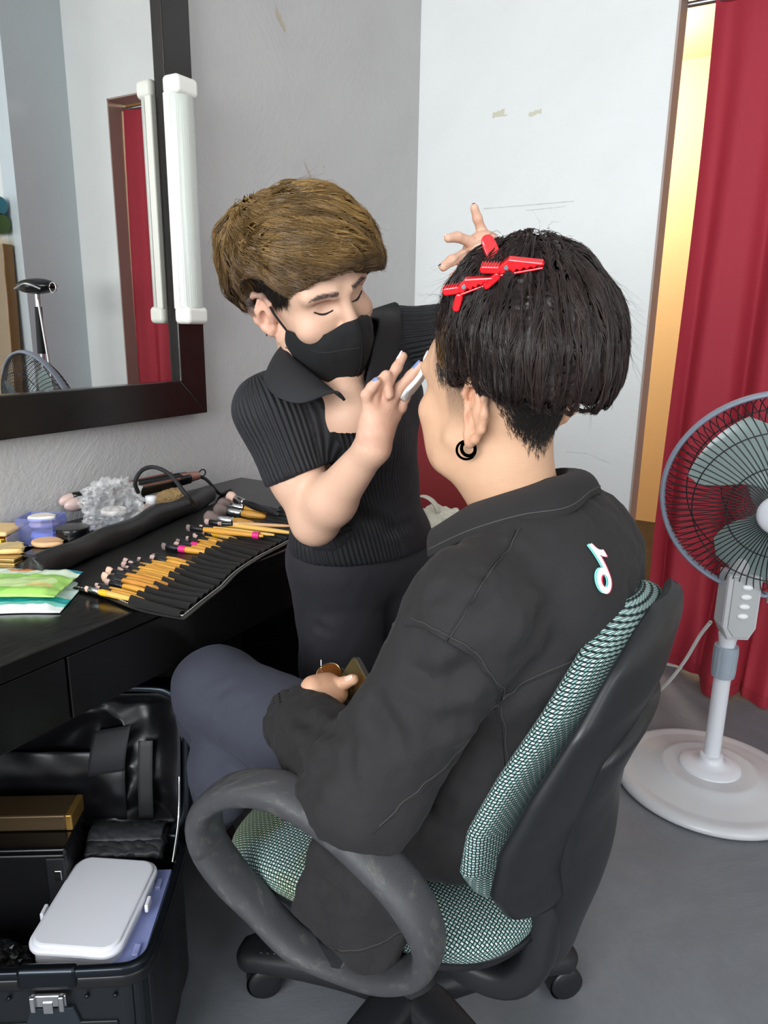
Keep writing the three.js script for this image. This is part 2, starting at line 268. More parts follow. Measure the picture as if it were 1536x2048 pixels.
// ---------------------------------------------------------------- pedestal fan
{
  const grey = mat(0xc3c3c6, 0.3), grey2 = mat(0xb2b3b4, 0.38), ring = mat(0x8b93a3, 0.38), wireM = mat(0x1b1c1f, 0.4), whitish = mat(0xdadae0, 0.35);
  const F = thing('pedestal_fan', 'pale grey pedestal fan with black wire guard beside the red curtain', 'fan', [-0.126, 0, -1.968]);
  part('base', lathe([[0, 0.002], [0.236, 0.002], [0.242, 0.008], [0.242, 0.016], [0.236, 0.024], [0.222, 0.028], [0.205, 0.026], [0.196, 0.028], [0.155, 0.036], [0.128, 0.044], [0.122, 0.050], [0.112, 0.0505], [0.075, 0.052], [0, 0.053]], 72), grey, F);
  part('base_collar', lathe([[0.078, 0.050], [0.076, 0.058], [0.055, 0.062], [0.036, 0.067], [0.030, 0.078], [0.0275, 0.09], [0, 0.09]], 48), whitish, F);
  part('pole', rod([0, 0.08, 0], [0, 0.34, 0], 0.021, 0.021, 28), whitish, F);
  const col = []; for (let i = 0; i < 48; i++) col.push(1 + (i % 3 === 0 ? -0.05 : 0.0));
  const knob = new THREE.CylinderGeometry(0.030, 0.029, 0.085, 48, 6); { const p = knob.attributes.position; for (let i = 0; i < p.count; i++) { const a = Math.atan2(p.getZ(i), p.getX(i)), k = Math.abs(p.getY(i)) < 0.03 ? 1 + 0.045 * Math.sign(Math.sin(a * 16)) * 0.6 : 0.97; p.setX(i, p.getX(i) * k); p.setZ(i, p.getZ(i) * k); } knob.computeVertexNormals(); }
  part('height_knob', knob.translate(0, 0.36, 0), mat(0x99a3ae, 0.35), F);
  part('neck', rod([0, 0.40, 0], [0, 0.435, 0], 0.019, 0.024, 24), whitish, F);
  // everything above the neck turns towards the camera
  const n = V(0.10, -0.22, 0.97).normalize(), up0 = V(0, 1, 0), ex = up0.clone().cross(n).normalize(), ey = n.clone().cross(ex), c0 = V(0.074, 0.803, 0.042);
  const P = (g) => { const q = g; q.applyMatrix4(new THREE.Matrix4().makeBasis(ex, ey, n)); return q.translate(c0.x, c0.y, c0.z); };
  const cb = V(0.010, 0.52, -0.004), bx = V(0.90, 0, -0.43).normalize(), bz = V(0.43, 0, 0.90).normalize();   // control box faces front right
  const PB = (g) => { g.applyMatrix4(new THREE.Matrix4().makeBasis(bx, V(0.0, 1, 0), bz)); return g.translate(cb.x, cb.y, cb.z); };
  part('control_box', PB(extrude(polyShape([[-0.042, 0.085], [0.042, 0.085], [0.042, -0.055], [0.026, -0.088], [-0.026, -0.088], [-0.042, -0.055]]), 0.07, 0.008).translate(0, 0, -0.035)), grey, F);
  const face = part('control_face', PB(extrude(polyShape([[-0.03, 0.08], [0.033, 0.08], [0.033, -0.052], [0.02, -0.078], [-0.014, -0.078], [-0.03, -0.055]]), 0.006, 0.002).translate(0, 0, 0.033)), grey2, F);
  for (let i = 0; i < 4; i++) { const b = new THREE.SphereGeometry(1, 20, 12); b.scale(0.0135, 0.0075, 0.006); part('button', PB(b.translate(0.004 - i * 0.001, 0.056 - i * 0.0255, 0.040)), mat(0xf1f1f3, 0.3), face); }
  const mh = lathe([[0.0, -0.20], [0.05, -0.195], [0.068, -0.16], [0.072, -0.10], [0.066, -0.055], [0, -0.05]], 40); mh.rotateX(Math.PI / 2);
  part('motor_housing', P(mh), grey2, F);
  part('tilt_bracket', rod([0, 0.59, 0], [c0.x - n.x * 0.11, c0.y - n.y * 0.11 - 0.02, c0.z - n.z * 0.11], 0.026, 0.032, 20), grey2, F);
  // guard: 84 wires in front, 84 behind, plus rings
  const R = 0.262, fw = [], bw = [];
  for (let i = 0; i < 84; i++) {
    const a = (i / 84) * 6.2832, tw = 0.36;
    const w = (prof, dir) => prof.map(([r, z, k]) => [Math.cos(a + dir * tw * k) * r, Math.sin(a + dir * tw * k) * r, z]);
    fw.push(new THREE.TubeGeometry(curve(w([[0.048, 0.078, 0], [0.11, 0.073, 0.12], [0.18, 0.056, 0.3], [0.235, 0.026, 0.5], [R - 0.004, -0.004, 0.65]], 1)), 9, 0.00135, 4));
    bw.push(new THREE.TubeGeometry(curve(w([[0.055, -0.062, 0], [0.13, -0.066, 0.2], [0.20, -0.058, 0.45], [0.245, -0.034, 0.7], [R - 0.004, -0.008, 0.95]], -1)), 9, 0.0013, 4));
  }
  for (const [r, z] of [[0.115, 0.0705], [0.19, 0.051]]) fw.push(new THREE.TorusGeometry(r, 0.0016, 5, 72).translate(0, 0, z));
  for (const [r, z] of [[0.13, -0.067], [0.21, -0.056]]) bw.push(new THREE.TorusGeometry(r, 0.0016, 5, 72).translate(0, 0, z));
  const fg = part('front_guard', P(merge(fw)), wireM, F, 'black wire front guard'); part('hub_badge', P(lathe([[0, 0.092], [0.03, 0.0915], [0.045, 0.088], [0.052, 0.08], [0.052, 0.072], [0, 0.07]], 40).rotateX(Math.PI / 2)), whitish, fg);
  part('rear_guard', P(merge(bw)), wireM, F, 'black wire rear guard');
  part('rim_band', P(new THREE.TorusGeometry(R, 0.0065, 10, 96).scale(1, 1, 1.9).translate(0, 0, -0.006)), ring, F, 'grey-blue rim band');
  part('rim_clip', P(rbox(0.03, 0.018, 0.022, 0.003, [0.02, -R - 0.006, 0])), ring, F);
  const blade = (k) => slab((u, v) => { const r = lerp(0.035, 0.215, v), w0 = lerp(0.55, 1.15, sstep(0, 0.6, v)) * (1 - 0.25 * sstep(0.8, 1, v)), a = k * 2.0944 + (u - 0.5) * w0 + v * 0.35; return [Math.cos(a) * r, Math.sin(a) * r, 0.004 + (u - 0.5) * 0.055 * (0.5 + 0.5 * v)]; }, 14, 12, 0.002);
  for (let k = 0; k < 3; k++) part('blade', P(blade(k)), mat(0xb9ccc9, 0.2, { transmission: 0.5, thickness: 0, ior: 1.45 }), F, 'translucent pale green blade');
  part('blade_hub', P(cyl(0.036, 0.04, 0.05, 28).rotateX(Math.PI / 2)), mat(0xa9b6b4, 0.4), F);
  single('fan_cable', tube([[-0.170, 0.462, -1.955], [-0.195, 0.40, -2.01], [-0.235, 0.28, -2.09], [-0.29, 0.15, -2.18], [-0.35, 0.05, -2.27], [-0.42, 0.007, -2.35], [-0.50, 0.006, -2.40], [-0.62, 0.006, -2.42], [-0.80, 0.006, -2.40]], 0.0050, 90, 10), mat(0xe8e6e0, 0.45), 'white power cable running from the pedestal fan across the floor', 'cable');
}
// ---------------------------------------------------------------- smooth solid bodies: distance fields meshed with surface nets
const dot3 = (a, b) => a[0] * b[0] + a[1] * b[1] + a[2] * b[2];
const sub3 = (a, b) => [a[0] - b[0], a[1] - b[1], a[2] - b[2]];
const add3 = (a, b, k = 1) => [a[0] + b[0] * k, a[1] + b[1] * k, a[2] + b[2] * k];
const norm3 = (a) => { const l = Math.hypot(...a) || 1; return [a[0] / l, a[1] / l, a[2] / l]; };
const cross3 = (a, b) => [a[1] * b[2] - a[2] * b[1], a[2] * b[0] - a[0] * b[2], a[0] * b[1] - a[1] * b[0]];
const mid3 = (a, b, t = 0.5) => [lerp(a[0], b[0], t), lerp(a[1], b[1], t), lerp(a[2], b[2], t)];
// primitives carry f(x, y, z), a bounding sphere (c, R) and a blend width k; cut = true subtracts
function cone(a, b, ra, rb = ra, k = 0.02, cut = false) {
  const d = sub3(b, a), l2 = dot3(d, d) || 1e-12, c = mid3(a, b), R = Math.sqrt(l2) / 2 + Math.max(ra, rb);
  return { k, cut, c, R, f: (x, y, z) => { const px = x - a[0], py = y - a[1], pz = z - a[2], t = clamp((px * d[0] + py * d[1] + pz * d[2]) / l2, 0, 1); return Math.hypot(px - d[0] * t, py - d[1] * t, pz - d[2] * t) - (ra + (rb - ra) * t); } };
}
// ellipsoid with axes (unit vectors) ax = [ex, ey, ez]
function ell(c, r, ax = [[1, 0, 0], [0, 1, 0], [0, 0, 1]], k = 0.02, cut = false) {
  const R = Math.max(...r), [e, g, h] = ax;
  return { k, cut, c, R, f: (x, y, z) => { const p = [x - c[0], y - c[1], z - c[2]], u = dot3(p, e) / r[0], v = dot3(p, g) / r[1], w = dot3(p, h) / r[2], k0 = Math.hypot(u, v, w), k1 = Math.hypot(u / r[0], v / r[1], w / r[2]); return k1 < 1e-9 ? -Math.min(...r) : k0 * (k0 - 1) / k1; } };
}
// rounded box
function rb3(c, half, rad, ax, k = 0.02, cut = false) {
  const [e, g, h] = ax, R = Math.hypot(...half);
  return { k, cut, c, R, f: (x, y, z) => { const p = [x - c[0], y - c[1], z - c[2]], qx = Math.abs(dot3(p, e)) - half[0] + rad, qy = Math.abs(dot3(p, g)) - half[1] + rad, qz = Math.abs(dot3(p, h)) - half[2] + rad; return Math.hypot(Math.max(qx, 0), Math.max(qy, 0), Math.max(qz, 0)) + Math.min(Math.max(qx, qy, qz), 0) - rad; } };
}
// keep only the side of the plane where (p - o).n < 0, rounded by k
const half = (o, n, k = 0.004) => { const m = norm3(n); return { k, plane: true, f: (x, y, z) => (x - o[0]) * m[0] + (y - o[1]) * m[1] + (z - o[2]) * m[2] }; };
const chain = (pts, radii, k = 0.01) => pts.slice(1).map((p, i) => cone(pts[i], p, radii[i], radii[i + 1], k));
function field(prims, grow = 0) {
  const add = prims.filter((p) => !p.cut && !p.plane), cut = prims.filter((p) => p.cut), pl = prims.filter((p) => p.plane);
  return (x, y, z) => {
    let d = 1e3;
    for (const p of add) {
      const lb = Math.hypot(x - p.c[0], y - p.c[1], z - p.c[2]) - p.R;
      if (lb > d + p.k) continue;
      const e = p.f(x, y, z), h = Math.max(p.k - Math.abs(d - e), 0);
      d = Math.min(d, e) - (h * h) / (4 * p.k);
    }
    d -= grow;
    for (const p of cut) { const e = -p.f(x, y, z), h = Math.max(p.k - Math.abs(d - e), 0); d = Math.max(d, e) + (h * h) / (4 * p.k); }
    for (const p of pl) { const e = p.f(x, y, z), h = Math.max(p.k - Math.abs(d - e), 0); d = Math.max(d, e) + (h * h) / (4 * p.k); }
    return d;
  };
}
function boundsOf(prims, pad) {
  const lo = [1e9, 1e9, 1e9], hi = [-1e9, -1e9, -1e9];
  for (const p of prims) if (!p.cut && !p.plane) for (let i = 0; i < 3; i++) { lo[i] = Math.min(lo[i], p.c[i] - p.R - pad); hi[i] = Math.max(hi[i], p.c[i] + p.R + pad); }
  return [lo, hi];
}
function nets(F, lo, hi, h) {
  const B = 4, n = [0, 1, 2].map((i) => Math.ceil((hi[i] - lo[i]) / h / B) * B + 1), [nx, ny, nz] = n, D = new Float32Array(nx * ny * nz).fill(1);
  const R = h * B * 0.87 + 2 * h;
  for (let bz = 0; bz < nz - 1; bz += B) for (let by = 0; by < ny - 1; by += B) for (let bx = 0; bx < nx - 1; bx += B) {
    const dc = F(lo[0] + (bx + B / 2) * h, lo[1] + (by + B / 2) * h, lo[2] + (bz + B / 2) * h), skip = Math.abs(dc) > R * 1.7;
    for (let z = bz; z <= bz + B; z++) for (let y = by; y <= by + B; y++) for (let x = bx; x <= bx + B; x++) {
      const q = (z * ny + y) * nx + x;
      if (skip) { if (D[q] === 1) D[q] = dc > 0 ? 0.999 : -0.999; }
      else if (Math.abs(D[q]) >= 0.999) D[q] = F(lo[0] + x * h, lo[1] + y * h, lo[2] + z * h);
    }
  }
  const id = new Int32Array(nx * ny * nz).fill(-1), pos = [], idx = [];
  const off = [0, 1, nx, nx + 1, nx * ny, nx * ny + 1, nx * ny + nx, nx * ny + nx + 1], edges = [[0, 1], [2, 3], [4, 5], [6, 7], [0, 2], [1, 3], [4, 6], [5, 7], [0, 4], [1, 5], [2, 6], [3, 7]];
  for (let z = 0; z < nz - 1; z++) for (let y = 0; y < ny - 1; y++) for (let x = 0; x < nx - 1; x++) {
    const q = (z * ny + y) * nx + x; let m = 0;
    for (let i = 0; i < 8; i++) if (D[q + off[i]] < 0) m |= 1 << i;
    if (m === 0 || m === 255) continue;
    let sx = 0, sy = 0, sz = 0, c = 0;
    for (const [a, b] of edges) { const da = D[q + off[a]], db = D[q + off[b]]; if ((da < 0) === (db < 0)) continue; const t = da / (da - db); sx += lerp(a & 1, b & 1, t); sy += lerp((a >> 1) & 1, (b >> 1) & 1, t); sz += lerp(a >> 2, b >> 2, t); c++; }
    id[q] = pos.length / 3; pos.push(lo[0] + (x + sx / c) * h, lo[1] + (y + sy / c) * h, lo[2] + (z + sz / c) * h);
  }
  const quad = (a, b, c, d, flip) => { if (a < 0 || b < 0 || c < 0 || d < 0) return; if (flip) idx.push(a, c, b, a, d, c); else idx.push(a, b, c, a, c, d); };
  for (let z = 1; z < nz - 1; z++) for (let y = 1; y < ny - 1; y++) for (let x = 1; x < nx - 1; x++) {
    const q = (z * ny + y) * nx + x, s = D[q] < 0;
    if (s !== D[q + 1] < 0) quad(id[q], id[q - nx], id[q - nx - nx * ny], id[q - nx * ny], s);
    if (s !== D[q + nx] < 0) quad(id[q], id[q - nx * ny], id[q - nx * ny - 1], id[q - 1], s);
    if (s !== D[q + nx * ny] < 0) quad(id[q], id[q - 1], id[q - 1 - nx], id[q - nx], s);
  }
  return { pos: new Float32Array(pos), idx };
}
const grad = (F, p, e = 0.0012) => norm3([F(p[0] + e, p[1], p[2]) - F(p[0] - e, p[1], p[2]), F(p[0], p[1] + e, p[2]) - F(p[0], p[1] - e, p[2]), F(p[0], p[1], p[2] + e) - F(p[0], p[1], p[2] - e)]);
function onto(F, p, off = 0, it = 6) { let q = [...p]; for (let i = 0; i < it; i++) { const d = F(...q) - off; if (Math.abs(d) < 1e-5) break; q = add3(q, grad(F, q), -d * 0.9); } return q; }
// mesh a field: cell size h, optional displacement(p, n) along the normal, colour(p, n) -> linear rgb
function solid(F, lo, hi, h, { disp, color, uv } = {}) {
  const { pos, idx } = nets(F, lo, hi, h), N = pos.length / 3;
  for (let i = 0; i < N; i++) { let p = [pos[3 * i], pos[3 * i + 1], pos[3 * i + 2]]; const d = F(...p), g = grad(F, p, h * 0.4); p = add3(p, g, -clamp(d, -h, h)); if (disp) p = add3(p, g, disp(p, g)); pos.set(p, 3 * i); }
  const g = new THREE.BufferGeometry(); g.setAttribute('position', new THREE.BufferAttribute(pos, 3)); g.setIndex(idx); g.computeVertexNormals();
  const u = new Float32Array(N * 2), nn = g.attributes.normal; for (let i = 0; i < N; i++) { const p = [pos[3 * i], pos[3 * i + 1], pos[3 * i + 2]], q = uv ? uv(p, [nn.getX(i), nn.getY(i), nn.getZ(i)]) : [p[0] + p[2] * 0.7, p[1] + p[2] * 0.5]; u[2 * i] = q[0]; u[2 * i + 1] = q[1]; }
  g.setAttribute('uv', new THREE.BufferAttribute(u, 2));
  if (color) { const c = new Float32Array(N * 3); for (let i = 0; i < N; i++) c.set(color([pos[3 * i], pos[3 * i + 1], pos[3 * i + 2]], [nn.getX(i), nn.getY(i), nn.getZ(i)]), 3 * i); g.setAttribute('color', new THREE.BufferAttribute(c, 3)); }
  return g;
}
const solidOf = (prims, h, o = {}) => { const [lo, hi] = boundsOf(prims, h * 3 + (o.grow ?? 0)); return solid(field(prims, o.grow ?? 0), o.lo ?? lo, o.hi ?? hi, h, o); };
// a seam: a thin cord that lies on the field, through the given points
function seam(F, pts, r = 0.0011, off = 0.0006, n = 40) { const C = curve(pts); const q = []; for (let i = 0; i <= n; i++) { const p = C.getPoint(i / n); q.push(V(...onto(F, [p.x, p.y, p.z], off))); } return new THREE.TubeGeometry(new THREE.CatmullRomCurve3(q), n * 2, r, 5); }
// crease: a groove along a polyline, depth d, width w
const crease = (a, b, d, w) => { const ab = sub3(b, a), l2 = dot3(ab, ab); return (p) => { const t = clamp(dot3(sub3(p, a), ab) / l2, 0, 1), q = add3(a, ab, t), e = Math.hypot(p[0] - q[0], p[1] - q[1], p[2] - q[2]); const f = Math.sin(Math.PI * clamp(t, 0.02, 0.98)) ** 0.7; return -d * f * (Math.exp(-((e / w) ** 2)) - 0.55 * Math.exp(-(((e - 1.7 * w) / w) ** 2))); }; };
// hair: strands that lie along a hair surface F; start(i) -> point, flow(p, n) -> direction
function strands({ F, n, start, flow, len, segs = 7, r = 0.0006, off = [-0.004, 0.0015], color, tip = 0.004, clump = 14, spread = 0.006, wiggle = 0.25 }) {
  const pos = [], nor = [], col = [], idx = [], K = 3; let made = 0;
  for (let c = 0; made < n; c++) {
    const root0 = start(); if (!root0) continue;
    const base = color(root0), tone = rr(0.75, 1.25), ph = rnd() * 100, l0 = len(root0), o0 = rr(off[0], off[1]);
    for (let s = 0; s < clump && made < n; s++, made++) {
      let p = onto(F, [root0[0] + rr(-spread, spread), root0[1] + rr(-spread, spread), root0[2] + rr(-spread, spread)], o0, 3);
      const L = l0 * rr(0.7, 1.1), st = L / segs, oo = o0 + rr(-0.0012, 0.0012), tt = tone * rr(0.85, 1.15), rad = r * rr(0.7, 1.2), flyaway = rnd() < 0.06 ? rr(0.5, 2.2) : 1, jx = rr(-1, 1), jy = rr(-1, 1), at = pos.length / 3;
      for (let i = 0; i <= segs; i++) {
        const t = i / segs, g = grad(F, p, 0.002); let d = flow(p, g);
        d = [d[0] + wiggle * sn(p[0] * 28 + ph, p[1] * 28, p[2] * 28) + 0.08 * jx, d[1] + wiggle * sn(p[0] * 28, p[1] * 28 + ph, p[2] * 28) + 0.08 * jy, d[2] + wiggle * sn(p[0] * 28, p[1] * 28, p[2] * 28 + ph)];
        d = norm3(add3(d, g, -dot3(d, g)));
        const side = norm3(cross3(d, g)), w = rad * (1 - 0.85 * t * t);
        for (let k = 0; k < K; k++) { const a = (k / K) * 6.2832, e = add3(add3([0, 0, 0], side, Math.cos(a)), g, Math.sin(a)); pos.push(p[0] + e[0] * w, p[1] + e[1] * w, p[2] + e[2] * w); nor.push(...e); col.push(base[0] * tt, base[1] * tt, base[2] * tt); }
        if (i < segs) { for (let k = 0; k < K; k++) { const a = at + i * K + k, b = at + i * K + (k + 1) % K; idx.push(a, b + K, b, a, a + K, b + K); } }
        p = onto(F, add3(p, d, st), oo + tip * flyaway * t * t * t, 2);
      }
    }
  }
  const g = new THREE.BufferGeometry(); g.setAttribute('position', new THREE.Float32BufferAttribute(pos, 3)); g.setAttribute('normal', new THREE.Float32BufferAttribute(nor, 3)); g.setAttribute('color', new THREE.Float32BufferAttribute(col, 3)); g.setAttribute('uv', new THREE.BufferAttribute(new Float32Array(pos.length / 3 * 2), 2)); g.setIndex(idx);
  return g;
}
// ---------------------------------------------------------------- swivel chair (faces the dressing table)
{
  const G = thing('swivel_chair', 'black swivel office chair with mint woven seat and looped armrests under the seated man', 'chair', [-0.47, 0, -0.91]);
  G.rotation.y = Math.PI;                                         // local +x is the chair's front, -z its left side
  const cells = 8;
  const weaveF = (u, v) => { const x = u * cells, y = v * cells, i = Math.floor(x), j = Math.floor(y), fx = x - i - 0.5, fy = y - j - 0.5, odd = (i + j) & 1, d = Math.max(Math.abs(fx) * (odd ? 1.05 : 1.5), Math.abs(fy) * (odd ? 1.5 : 1.05)); return [sstep(0.52, 0.38, d), odd]; };
  const weave = tex(256, (u, v) => { const [h, odd] = weaveF(u, v), n = tn(u, v, 60, 2); return mix3([0.055, 0.10, 0.105], odd ? [0.90, 0.97, 0.95] : [0.62, 0.80, 0.78], clamp(h * (0.85 + 0.3 * (n - 0.5)), 0, 1)); }, { srgb: true, rep: [27, 27] });
  const wornTex = tex(256, (u, v) => { const [h, odd] = weaveF(u, v), n = tn(u, v, 60, 2); return mix3([0.09, 0.09, 0.06], odd ? [0.74, 0.74, 0.55] : [0.52, 0.54, 0.42], clamp(h * (0.85 + 0.3 * (n - 0.5)), 0, 1)); }, { srgb: true, rep: [27, 27] });
  const weaveB = tex(256, (u, v) => weaveF(u, v)[0], { gray: true, rep: [27, 27] });
  const fabric = mat(0xffffff, 0.85, { map: weave, bumpMap: weaveB, bumpScale: 0.0012 });
  const worn = mat(0xffffff, 0.9, { map: wornTex, bumpMap: weaveB, bumpScale: 0.0012 });
  const pebble = tex(256, (u, v) => tn(u, v, 120, 2), { gray: true, rep: [14, 14] });
  const plastic = mat(0x1c1d20, 0.48, { bumpMap: pebble, bumpScale: 0.0004 });
  const smoothP = mat(0x191a1d, 0.42);
  // scuffed soft-touch armrests: dusty wear in patches
  const scuff = tex(512, (u, v) => { const a = tn(u, v, 10, 4), b = tn(u, v, 70, 3, 4), w = sstep(0.62, 0.80, a) * (0.35 + 0.65 * sstep(0.45, 0.7, b)); return mix3([0.255, 0.258, 0.268], [0.50, 0.47, 0.41], w * 0.38); }, { srgb: true, rep: [3, 6] });
  const armM = mat(0xffffff, 0.45, { map: scuff, bumpMap: pebble, bumpScale: 0.0006 });

  // five-star base with hooded twin casters
  const hubPart = part('star_base', lathe([[0, 0.06], [0.045, 0.06], [0.05, 0.075], [0.048, 0.12], [0.036, 0.135], [0, 0.135]], 32), plastic, G);
  for (let k = 0; k < 5; k++) {
    const a = (-13 + 72 * k) * Math.PI / 180, dx = Math.cos(a), dz = Math.sin(a), q = (g) => g.applyMatrix4(new THREE.Matrix4().makeBasis(V(dx, 0, dz), V(0, 1, 0), V(-dz, 0, dx)));
    part('star_leg', q(sweep([[0.03, 0.098, 0], [0.12, 0.100, 0], [0.22, 0.090, 0], [0.285, 0.078, 0], [0.315, 0.070, 0]], superellipse(0.034, 0.024, 20, 3), 20, false, (t) => [1.15 - 0.1 * t + (t > 0.95 ? -0.25 : 0), 1.1 - 0.25 * t], V(0, 0, 1))), plastic, hubPart);
    for (let r = 0; r < 6; r++) part('grip_rib', q(rbox(0.006, 0.004, 0.044, 0.0015, [0.205 + r * 0.013, 0.1135 - (r - 1) * 0.0029, 0])), smoothP, hubPart);
    const cst = part('caster', q(rod([0.288, 0.05, 0], [0.288, 0.075, 0], 0.008)), M.black, G);
    const wv = (s) => { const w = lathe([[0, -0.013], [0.024, -0.013], [0.030, -0.008], [0.0305, 0.004], [0.029, 0.011], [0.014, 0.013], [0, 0.013]], 28); w.rotateX(Math.PI / 2); if (s < 0) w.rotateY(Math.PI); return w; };
    const tw = 0.5 + k * 1.3, place = (g) => q(g.rotateY(tw).translate(0.288, 0.0312, 0));
    part('caster_wheel', place(wv(1).translate(-0.012, 0, 0.0185)), smoothP, cst); part('caster_wheel', place(wv(-1).translate(-0.012, 0, -0.0185)), smoothP, cst);
    part('caster_hood', place(new THREE.CylinderGeometry(0.034, 0.034, 0.050, 24, 1, true, -0.3, 2.6).rotateX(Math.PI / 2).translate(-0.012, 0, 0)), mat(0x1c1d20, 0.48, { side: THREE.DoubleSide }), cst);
  }
  part('gas_column', [rod([0, 0.12, 0], [0, 0.24, 0], 0.026), rod([0, 0.23, 0], [0, 0.345, 0], 0.015)], smoothP, G);
  part('tilt_mechanism', rbox(0.22, 0.05, 0.15, 0.012, [-0.03, 0.345, 0]), M.black, G);
  // seat: padded top with a shell below; stacked closed rings keep the weave at its real size
  const ringSolid = (rings, uvRot) => {   // rings: list of {c:[x,y,z], hx, hz, e}; closed loops stacked from bottom to top
    const n = 64, pos = [], uv = [], idx = [];
    rings.forEach((r, j) => { for (let i = 0; i < n; i++) { const t = (i / n) * 6.2832, c = Math.cos(t), s = Math.sin(t), e = 2 / (r.e ?? 3.2), x = r.c[0] + r.hx * Math.sign(c) * Math.abs(c) ** e, z = r.c[2] + r.hz * Math.sign(s) * Math.abs(s) ** e; pos.push(x, r.c[1] + (r.bend ? r.bend(x, z) : 0), z); uv.push(x, z); } });
    for (let i = 0; i < n; i++) { let arc = 0; for (let j = rings.length - 1; j >= 0; j--) { const k = j * n + i, m = k + n, P = (q) => V(pos[3 * q], pos[3 * q + 1], pos[3 * q + 2]); arc += j === rings.length - 1 ? Math.hypot(pos[3 * k] - rings[j].c[0], pos[3 * k + 2]) : P(k).distanceTo(P(m)); const t = Math.atan2(pos[3 * k + 2], pos[3 * k] - rings[j].c[0]); uv[2 * k] = Math.cos(t) * arc; uv[2 * k + 1] = Math.sin(t) * arc; } }
    for (let j = 0; j < rings.length - 1; j++) for (let i = 0; i < n; i++) { const a = j * n + i, b = j * n + (i + 1) % n; idx.push(a, b + n, b, a, a + n, b + n); }
    const g = new THREE.BufferGeometry(); g.setAttribute('position', new THREE.Float32BufferAttribute(pos, 3)); g.setAttribute('uv', new THREE.Float32BufferAttribute(uv, 2)); g.setIndex(idx); g.computeVertexNormals(); return g;
  };
  const waterfall = (x, z) => -0.030 * sstep(0.13, 0.27, x) + 0.012 * (z / 0.25) ** 2 - 0.004;
  const seatRings = []; for (let i = 0; i <= 22; i++) { const a = (i / 22) * Math.PI / 2, k = i > 8 ? 1 : 1; seatRings.push({ c: [0.01, 0.430 + 0.040 * Math.sin(a), 0], hx: 0.250 * Math.cos(a) ** 0.45 + 0.0001, hz: 0.234 * Math.cos(a) ** 0.45 + 0.0001, e: 3.4, bend: waterfall }); }
  for (let i = 1; i <= 6; i++) { const a = (i / 6) * 1.2; seatRings.unshift({ c: [0.01, 0.430 - 0.03 * Math.sin(a), 0], hx: 0.250 - 0.02 * (1 - Math.cos(a)), hz: 0.234 - 0.02 * (1 - Math.cos(a)), e: 3.4, bend: waterfall }); }
  const seatG = ringSolid(seatRings); { const p = seatG.attributes.position, c = []; for (let i = 0; i < p.count; i++) { const w = sstep(0.32, 0.62, 0.5 + 0.5 * sn(p.getX(i) * 7 + 2, p.getZ(i) * 7, 1) + 0.15 * sn(p.getX(i) * 40, p.getZ(i) * 40, 4)) * sstep(-0.02, 0.08, p.getX(i)) * sstep(0.02, -0.08, p.getZ(i)); c.push(...mix3([1, 1, 1], [0.86, 0.74, 0.44], w * 0.8)); } seatG.setAttribute('color', new THREE.Float32BufferAttribute(c, 3)); }
  part('seat_cushion', seatG, mat(0xffffff, 0.85, { map: weave, bumpMap: weaveB, bumpScale: 0.0012, vertexColors: true }), G, 'mint woven seat, stained yellow at the front');
  part('seat_shell', ringSolid([[0.335, 0.02], [0.337, 0.12], [0.345, 0.175], [0.36, 0.205], [0.385, 0.232], [0.408, 0.246], [0.416, 0.243], [0.417, 0.05]].map(([y, r]) => ({ c: [0.0, y, 0], hx: r * 1.0, hz: r * 0.945, e: 3, bend: (x, z) => waterfall(x, z) * sstep(0.1, 0.24, r) }))), smoothP, G);
  // backrest: closed loops stacked up the height
  const edge = [[0.480, -0.166, 0.12], [0.500, -0.160, 0.172], [0.548, -0.150, 0.203], [0.613, -0.160, 0.210], [0.688, -0.190, 0.205], [0.778, -0.233, 0.188], [0.840, -0.258, 0.142], [0.864, -0.268, 0.095], [0.878, -0.274, 0.045]];
  const eAt = (y) => { let i = 0; while (i < edge.length - 2 && edge[i + 1][0] < y) i++; const a = edge[i], b = edge[i + 1], t = clamp((y - a[0]) / (b[0] - a[0]), 0, 1); return [lerp(a[1], b[1], t), lerp(a[2], b[2], t)]; };
  const loft = (ys, fn) => {
    const n = 56, pos = [], uv = [], idx = [];
    ys.forEach((y, j) => {
      const { x, hw, ht, curv } = fn(y, j / (ys.length - 1)), loop = []; let per = 0;
      for (let i = 0; i <= n; i++) { const t = (i / n) * 6.2832 - Math.PI / 2, c = Math.cos(t), s = Math.sin(t), z = hw * Math.sign(c) * Math.abs(c) ** 0.62, d = ht * Math.sign(s) * Math.abs(s) ** 0.7, p = [x + d - curv * (1 - (z / (hw || 1)) ** 2), y, z]; if (i) per += Math.hypot(p[0] - loop[i - 1][0], p[2] - loop[i - 1][2]); loop.push([...p, per]); }
      for (const p of loop) { pos.push(p[0], p[1], p[2]); uv.push(p[3] - per / 2, y * 1.08); }
    });
    for (let j = 0; j < ys.length - 1; j++) for (let i = 0; i < n; i++) { const a = j * (n + 1) + i, b = a + 1, c = a + n + 1; idx.push(a, b, c + 1, a, c + 1, c); }
    const g = new THREE.BufferGeometry(); g.setAttribute('position', new THREE.Float32BufferAttribute(pos, 3)); g.setAttribute('uv', new THREE.Float32BufferAttribute(uv, 2)); g.setIndex(idx); g.computeVertexNormals(); return g;
  };
  const ys = Array.from({ length: 40 }, (_, i) => 0.478 + 0.402 * (i / 39));
  part('back_cushion', loft(ys, (y, t) => { const [x, hw] = eAt(y), r = Math.min(1, Math.sqrt(1 - (1 - clamp(Math.min(t, 1 - t) / 0.06, 0, 1)) ** 2) + 0.02); return { x: x - 0.026, hw: hw * (0.9 + 0.1 * r), ht: 0.026 * r, curv: 0.030 * (hw / 0.21) }; }), fabric, G);
